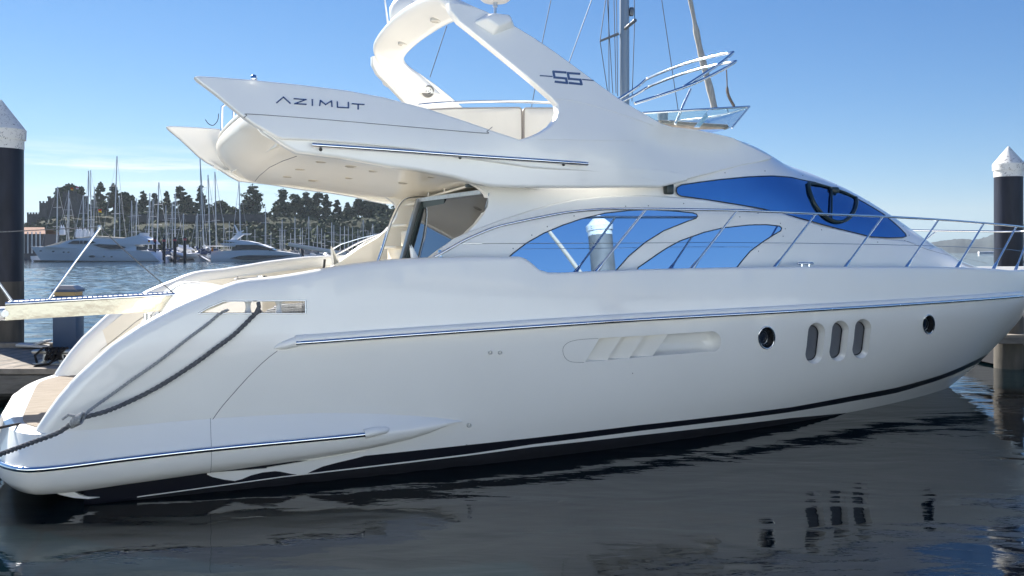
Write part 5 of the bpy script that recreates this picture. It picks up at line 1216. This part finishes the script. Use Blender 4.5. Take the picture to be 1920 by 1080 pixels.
SB = [(106, 108, 350, 0), (124, 129, 357, 1), (128, 130, 372, 1), (157, 156, 366, 0), (165, 166, 320, 0), (171, 170, 319, 1), (175, 177, 350, 1), (213, 219.5, 293, 0), (225, 224, 367, 1), (247, 247, 376, 1), (255, 256, 372, 0), (278, 281, 362, 0), (286, 287, 375, 1), (294, 298, 342, 0), (312, 311, 385, 1), (323, 323, 380, 1), (328, 329, 363, 0), (372, 370, 400, 1), (383, 375, 297, 0), (394, 390, 328, 0), (406, 403, 322, 0), (452, 448, 341, 0), (344, 344, 400, 1),
      (368, 368, 405, 2), (420, 419, 408, 2), (430, 430, 415, 2), (463, 463, 425, 2), (478, 478, 430, 2), (498, 498, 392, 1), (508, 508, 434, 2), (525, 525, 428, 2), (529, 529, 412, 1), (534, 534, 430, 2), (545, 545, 437, 2), (553, 553, 407, 1), (563, 563, 427, 2), (567, 567, 427, 2), (579, 579, 406, 1), (595, 595, 423, 1), (603, 603, 428, 2), (609, 609, 438, 2), (622, 622, 417, 1), (626, 626, 422, 2), (638, 638, 425, 2), (646, 646, 424, 1), (653, 653, 425, 2), (661, 661, 425, 2), (671, 671, 430, 2), (681, 681, 412, 1), (690, 690, 432, 2), (699, 699, 420, 1)]
sby = ['left of the boathouse roof end', 'by the castle tower']
random.seed(31)
bp_ = {}
def sailboat_proto(kind):
    e_ = empty('sailboat'); L_ = (13, 11, 10)[kind]
    boat_hull(MB(), L_, 3.6, 1.15).build('hull', WHT, e_, 40)
    MB().box((.3, 0, 1.45), (4.6, 2.0, .5), bev=.15).build('coachroof', WHT, e_, 40)
    for s_ in (-1, 1): MB().box((.5, s_ * 1.01, 1.5), (3.2, .02, .18)).build('window', SCREEN, e_, 0)
    MB().tube([(-4.2, 0, 2.6), (.6, 0, 2.55)], [.20, .26], 8).build('stowed_mainsail', CANV[kind % 3], e_, 40)
    MB().box((-2.6, 0, 1.9), (1.8, 2.1, .9), bev=.3).build('sprayhood', CANV[kind % 3], e_, 40)
    return e_
MASTS = mat('mast_far', (.50, .52, .54), .4, .3)
hues = ['white hulled', 'pale grey hulled', 'small white']
SBd = sorted(SB)
for i, (pf, ph, py, kd) in enumerate(SBd):
    d = FW + (8 + (i % 4) * 5 if kd == 0 else 30 + (i % 5) * 7 if kd == 1 else 62 + (i % 6) * 6)
    e_ = sailboat_proto(kd); f_ = place(d, pf); h_ = place(d, ph, py); e_.location = (f_.x, d, 0); e_.rotation_euler = (0, 0, random.choice((1.35, 1.75, -1.4, -1.7, .4 if kd == 2 else 1.5)))
    Mi = Matrix.Rotation(-e_.rotation_euler[2], 3, 'Z'); hd = Mi @ Vector((h_.x - f_.x, 0, h_.z)); r_ = (.15, .12, .11)[kd]
    ft = Vector((0, 0, 1.2)); MB().tube([ft, hd], [r_, r_ * .8], 8).build('mast', MASTS, e_, 50)
    for f in (.42, .70):
        c_ = ft.lerp(hd, f); MB().tube([c_ + Vector((0, -1.1, 0)), c_, c_ + Vector((0, 1.1, 0))], .04, 4).build('spreader', MASTS, e_, 0)
    if kd < 2:
        MB().tube([hd, Vector((5.6, 0, 1.4))], .035 if kd else .05, 4).build('forestay', MASTS, e_, 0); MB().tube([hd, Vector((-5.6, 0, 1.3))], .025, 4).build('backstay', MASTS, e_, 0)
    e_['category'] = 'sailboat'; e_['group'] = 'sail boats in the far marina'; e_['i'] = i; e_['q'] = pf
marks = [(60, 'castle front'), (112, 'castle keep')]
ordn = ['first', 'second', 'third', 'fourth', 'fifth', 'sixth', 'seventh', 'eighth', 'ninth', 'tenth', 'eleventh', 'twelfth', 'thirteenth', 'fourteenth', 'fifteenth', 'sixteenth', 'seventeenth', 'eighteenth', 'nineteenth', 'twentieth']
zones = [(0, 140, 'in front of the castle towers'), (140, 200, 'over the left motor yacht cabin'), (200, 300, 'over the left motor yacht stern'), (300, 365, 'above the dinghies and red banded piles'), (365, 470, 'over the right motor yacht'), (470, 560, 'between right motor yacht and gangway tip'), (560, 640, 'below the middle of the dense wood'), (640, 760, 'nearest the flybridge steps')]
sbo = sorted([o for o in bpy.data.objects if o.get('group') == 'sail boats in the far marina'], key=lambda o: o['q'])
for a, b, w__ in zones:
    zz = [o for o in sbo if a <= o['q'] < b]
    for k, o in enumerate(zz):
        o['label'] = 'bare masted sailboat, %s from the left of those %s' % (ordn[k], w__)
for o in sbo: del o['i']; del o['q']

# two motor yachts in the background
def sil(name, P, y0, y1, m, par, d, ox, bev=0):
    V = [(place(d, a, b).x - ox, place(d, a, b).z) for a, b in P]
    return MB().prism(V, lambda a, b: (a, y0, b), lambda a, b: (a, y1, b)).build(name, m, par, 30)
def loft_hull(name, sheer_, wl_, par, d, ox, B_, m, nsec=22, bow_left=True):
    rows = []; xs0, xs1 = sheer_[0][0], sheer_[-1][0]; ws0, ws1 = wl_[0][0], wl_[-1][0]
    for i in range(nsec + 1):
        s = i / nsec; px = xs0 + (xs1 - xs0) * s; wx = ws0 + (ws1 - ws0) * s; t_ = s if bow_left else 1 - s; h = B_ / 2 * min(1, (t_ * 1.02 + .002)) ** .45 if t_ < .98 else B_ / 2
        z_ = place(d, px, interp(sheer_, px)).z; xt = place(d, px).x - ox; xw = place(d, wx).x - ox; hb_ = h * (.5 + .4 * min(1, t_ * 1.6))
        def P(f, y_): return Vector((xw + (xt - xw) * f, B_ / 2 + y_, z_ * f))
        rows.append([P(-.05, -hb_ * .9), P(.12, -hb_), P(.45, -(hb_ + (h - hb_) * .55)), P(.8, -h * .97), P(1, -h), P(1.0, 0), P(1, h), P(.5, hb_), P(-.05, hb_)])
    m_ = MB(); m_.grid(rows); m_.add(rows[0], [tuple(range(9))]); m_.add(rows[-1], [tuple(range(9))]); return m_.build(name, m, par, 30)
def far_panel(name, P, par, d, ox, yoff, m, th_=.06):
    V = [(place(d, a, b).x - ox, place(d, a, b).z) for a, b in P]; return MB().prism(V, lambda a, b: (a, yoff, b), lambda a, b: (a, yoff - th_, b)).build(name, m, par, 0)
d1 = 200.0; o1 = place(d1, 170).x; ya = empty('motor_yacht', (o1, d1, 0), 0, 'long white motor yacht facing left across the water, near the left pile', 'motor yacht')
loft_hull('hull', [(44, 462), (80, 463), (140, 466), (200, 469), (262, 471), (280, 471)], [(64, 489.5), (299, 491.5)], ya, d1, o1, 6.4, WHT)
far_panel('boot_stripe', [(62, 487.8), (180, 489.2), (296, 490), (299, 492), (180, 492), (63, 490.5)], ya, d1, o1, .10, BOOT)
sil('superstructure', [(75, 463), (105, 459), (120, 452), (142, 447), (165, 446), (215, 448), (240, 449), (262, 443), (278, 450), (280, 457), (262, 458), (248, 459), (262, 471), (140, 466)], 1.0, 5.4, WHT, ya, d1, o1)
sil('wing', [(165, 446), (212, 448), (232, 446), (256, 441), (261, 436), (259, 446), (280, 455), (282, 458), (240, 459), (170, 458)], .6, 5.8, WHT, ya, d1, o1)
sil('flybridge_console', [(142, 447), (150, 444), (175, 442), (200, 444), (230, 446), (200, 449)], 1.6, 4.8, CANV[2], ya, d1, o1)
for P in ([(124, 457), (135, 451), (146, 451), (146, 457)], [(147.5, 451), (153, 451), (153, 457), (147.5, 457)], [(155, 451), (170, 451.5), (178, 455), (165, 457), (155, 457)]): far_panel('window', P, ya, d1, o1, .58, SCREEN)
far_panel('window', [(173, 459), (185, 457.5), (215, 459), (236, 463.5), (228, 466.5), (205, 467), (188, 464)], ya, d1, o1, .35, SCREEN)
for px, py, w__ in ((73, 470.5, 2.6), (96.5, 471.5, 2.6), (119, 472.7, 2.3), (128, 472.8, 2.3), (172, 480.8, 6.5), (194.5, 481, 2.2), (209, 481.4, 2.2)): far_panel('porthole', ellipse(px, py, w__, 1.2 if w__ < 5 else 2.0, 10), ya, d1, o1, .12 if px > 100 else .8, SCREEN)
sil('aft_windows', [(253, 462), (274, 462), (272, 469), (253, 469)], .8, .9, SCREEN, ya, d1, o1)
sil('foredeck_cover', [(72, 463), (110, 451.5), (123, 451), (112, 458), (95, 463)], 2.0, 4.6, CANV[2], ya, d1, o1)
d2 = 203.0; o2 = place(d2, 475).x; yb = empty('motor_yacht', (o2, d2, 0), 0, 'white sports flybridge yacht facing right with black hull window, beyond the stern', 'motor yacht')
loft_hull('hull', [(396, 471), (430, 470), (480, 469), (520, 471), (560, 477)], [(394, 492), (545, 491)], yb, d2, o2, 5.4, WHT, bow_left=False)
far_panel('boot_stripe', [(392, 491), (530, 491), (530, 492.6), (392, 493)], yb, d2, o2, .12, BOOT)
far_panel('hull_window', [(430, 484.5), (448, 480), (465, 478.5), (500, 478.8), (552, 478.6), (520, 483.5), (490, 486.5), (465, 487)], yb, d2, o2, .10, SCREEN)
sil('lower_house', [(430, 471), (440, 460), (470, 457), (495, 461), (512, 469), (500, 471)], 1.0, 4.4, SCREEN, yb, d2, o2)
sil('hardtop', [(410, 456.5), (440, 455.5), (470, 455), (490, 459), (505, 465), (480, 459), (440, 459), (412, 458.5)], .7, 4.7, WHT, yb, d2, o2)
sil('flybridge', [(414, 451), (440, 450), (462, 452), (482, 456), (440, 455)], .9, 4.5, WHT, yb, d2, o2)
sil('radar_mast', [(424, 451), (438, 438), (430, 437.5), (440, 436.5), (465, 437.5), (462, 439), (450, 439.5), (436, 450)], 2.2, 3.2, WHT, yb, d2, o2)
sil('antenna', [(438, 437), (432, 421), (434, 421), (441, 434), (450, 431), (450, 433), (443, 437)], 2.6, 2.8, WHT, yb, d2, o2)
MB().tube([Vector((place(d2, 380, 462).x - o2, .6, place(d2, 380, 462).z)), Vector((place(d2, 440, 461).x - o2, .6, place(d2, 440, 461).z))], .12, 6).build('awning_pole', GEL, yb, 0)
pp = place(d2 - 1, 398, 467); m_ = MB(); m_.lathe([(.22, 0), (.26, .5), (.12, .62), (.16, .75), (.10, .9)], pp - Vector((0, 0, .5)), n=10)
fin(m_.build('person', mat('orange_jacket', (.8, .25, .03), .8), None, 40), 'distant person in orange jacket at the stern of the right hand yacht', 'person')
# little boats and dinghies between the yachts
random.seed(77)
dl_ = ['white upturned dinghy', 'pale grey rubber dinghy', 'white open tender', 'dark inflatable boat']
wh = ['closest to the left yacht transom', 'under the second red banded pile', 'just right of the second pile', 'under the third red banded pile', 'between the third and fourth piles', 'at the foot of the fourth pile', 'just right of the fourth pile', 'against the right hand yacht stern', 'highest in the heap of small boats', 'beneath the right hand yacht gangway']
for i, (px, py) in enumerate(((301, 482), (312, 486), (322, 478), (330, 486), (338, 472), (352, 483), (360, 478), (372, 481), (345, 465), (383, 486))):
    d = FW + 1 + (i % 3) * 1.5; p = place(d, px, py); e_ = empty('dinghy', (p.x, d, max(.1, p.z - .4)), random.uniform(-1.2, 1.2), dl_[i % 4] + ' ' + wh[i], 'dinghy', 'small boats stacked in the far marina')
    m_ = boat_hull(MB(), random.uniform(2.4, 4.0), 1.5, .55); hl = m_.build('hull', WHT if i % 4 != 3 else CANV[1], e_, 40); e_.rotation_euler[1] = random.choice((0, .3, -.35, .5)); e_.rotation_euler[0] = random.choice((0, 2.6, .3))
    MB().tube([(-1.4, -.6, .55), (0, -.72, .6), (1.2, -.4, .62), (1.6, 0, .66), (1.2, .4, .62), (0, .72, .6), (-1.4, .6, .55)], .16, 6).build('gunwale_tube', CANV[1] if i % 2 else WHT, e_, 40)
m_ = MB()
for k in range(90):
    px = random.uniform(296, 392); py = random.uniform(463, 488); d = FW + random.uniform(5, 14); p = place(d, px, py); m_.box(p, (random.uniform(.3, 1.6), .5, random.uniform(.15, .8)), ry=random.uniform(-.8, .8), rz=random.uniform(-1, 1), mi=random.choice((0, 0, 1, 2)))
m_.build('boatyard_clutter', [WHT, CANV[1], CANV[0]], None, 0, kind='stuff')
# flags
for px, py, w__, cols, lb in ((187.5, 395, 6, ((.6, .02, .02), (.9, .6, .02)), 'red and yellow flag flying low between the masts at the left'), (135, 354, 5, ((.6, .1, .02), (.8, .5, .1)), 'small orange flag in front of the round tree over the castle'), (145, 352, 5, ((.5, .1, .15), (.5, .5, .55)), 'small red and white flag right of the orange flag over the castle'), (279.5, 452, 4, ((.6, .02, .02), (.8, .5, .02)), 'spanish style ensign hanging at the left hand yacht transom')):
    d = 230 if py < 440 else 199; e_ = empty('flag', place(d, px, py), 0, lb, 'flag'); s_ = w__ / FPX * d
    for q_, c_ in enumerate(cols):
        m_ = MB(); m_.grid([[Vector((-s_ / 2 + s_ * i / 6, .15 * math.sin(i), s_ * (.5 - .5 * q_ - j * .5) - .1 * s_ * i / 6)) for i in range(7)] for j in range(2)]); m_.build('cloth', mat('flag_%d_%d' % (int(px), q_), c_, .9), e_, 60)
# white bunting-like covers hanging on the quay
m_ = MB(); random.seed(9)
ee = []
for k, px in enumerate((115, 119, 145, 149, 152, 157, 160, 165, 172)):
    p = place(235, px, 436 if k > 1 else 431); m_ = MB().lathe([(.15, -.1), (.55, .0), (.5, .9), (.25, 1.9), (.05, 2.5)], (0, 0, 0), n=8); o_ = m_.build('folded_parasol', WHT, None, 40)
    o_.location = p + Vector((0, 0, -1.2)); fin(o_, ['first', 'second', 'third', 'fourth', 'fifth', 'sixth', 'seventh', 'eighth', 'ninth'][k] + ' from the left of the white folded parasols on the quay', 'parasol', 'white folded parasols on the quay')
# bow gangway of a neighbour boat seen right of centre under the overhang
ng = empty('neighbour_gangway', place(60, 620, 470), 0, 'grey raised gangway of a boat beyond, ending above the far bulwark', 'gangway')
def ngp(a, b, d=60): return place(d, a, b) - ng.location
for s_ in (0, 2.2): MB().tube([ngp(541, 457 + s_), ngp(600, 467 + s_), ngp(648, 475 + s_ * 1.5)], .09, 6).build('beam', MAST, ng, 40)
MB().tube([ngp(608, 477), ngp(640, 458), ngp(675, 447), ngp(705, 440)], .04, 6).build('hand_rail', STEEL, ng, 40)
for L_ in ([(553, 460), (575, 470), (605, 478)], [(553, 459), (566, 480), (570, 486)]): MB().tube([ngp(*p) for p in L_], .035, 5).build('hanging_rope', ROPEL, ng, 40)
# far right shoreline boats
for k, (px, py) in enumerate(((1846, 479), (1852, 479), (1860, 479))):
    d = 700; p = place(d, px); o_ = boat_hull(MB(), 9, 3, 1.6).build('moored_boat', WHT, None, 40); o_.location = (p.x, d, 0); fin(o_, ['left', 'middle', 'right'][k] + ' of the three tiny white boats under the far right hill', 'boat', 'tiny boats under the far hill')
# ------------------------------------------------------------------ out of frame: pale pontoon and wall added to bounce sun onto the hull
qy = empty('bounce_pontoon', (0, 0, 0), 0, 'pale plank pontoon added out of view to bounce sun onto the yacht', 'pontoon')
PALEP = mat('pale_bounce_planks', (.52, .52, .50), .85, col2=(.62, .62, .60), vscale=5, bump=.2, bscale=30)  # planks kept pale to throw sunlight up at the hull
for k in range(60): MB().box((-14 + k * .6, -1.1, .6), (.57, 10.8, .05)).build('plank', PALEP, qy, 0)
MB().box((4, -1.1, .3), (36, 10.4, .5)).build('float', PALEP, qy, 0)
qw = empty('bounce_wall', (0, -6.5, 0), 0, 'pale wall added out of view to bounce sunlight onto the shaded hull', 'wall')
MB().box((4, -1.5, 1.7), (110, 3, 6.6)).build('wall_face', mat('bounce_wall_paint', (.70, .79, .82), .8, col2=(.75, .84, .87), vscale=.6), qw, 0)  # added reflector wall; its cool pale tint shapes the light on the hull
MB().box((4, .1, 5.1), (110, .5, .25), bev=.03).build('coping', PALEP, qw, 0)
for o in (pile(Vector((8.85, 5.4, 0)), .27, 4.95, 'white capped pile behind the viewer, mirrored in the aft side window', 1.4, cap=.6, m_up=mat('pile_grey', (.15, .15, .145), .6, var=.2, vscale=4)),): pass

sp_ = MB(); sp_.tube([(9.95, 6.65, -.25), (7.96, 5.46, 3.35), (7.1, 4.95, 4.9)], [.06, .05, .04], 10)
fin(sp_.build('leaning_spar', mat('spar_wood', (.52, .44, .34), .7), None, 60), 'pale wooden spar leaning beside the pile behind the viewer, mirrored in the window', 'spar')
# ------------------------------------------------------------------ thin sea air
hz = MB().box((0, 1065, 32), (1900, 2770, 76)); hm_ = bpy.data.materials.new('sea_haze'); hm_.use_nodes = True; hn = hm_.node_tree; hn.nodes.clear()
ho = hn.nodes.new('ShaderNodeOutputMaterial'); hv = hn.nodes.new('ShaderNodeVolumePrincipled'); hv.inputs['Color'].default_value = (.80, .90, 1.0, 1); hv.inputs['Density'].default_value = .00008; hv.inputs['Anisotropy'].default_value = 0.2
hn.links.new(hv.outputs[0], ho.inputs['Volume']); hz.build('haze', hm_, None, 0, kind='stuff')
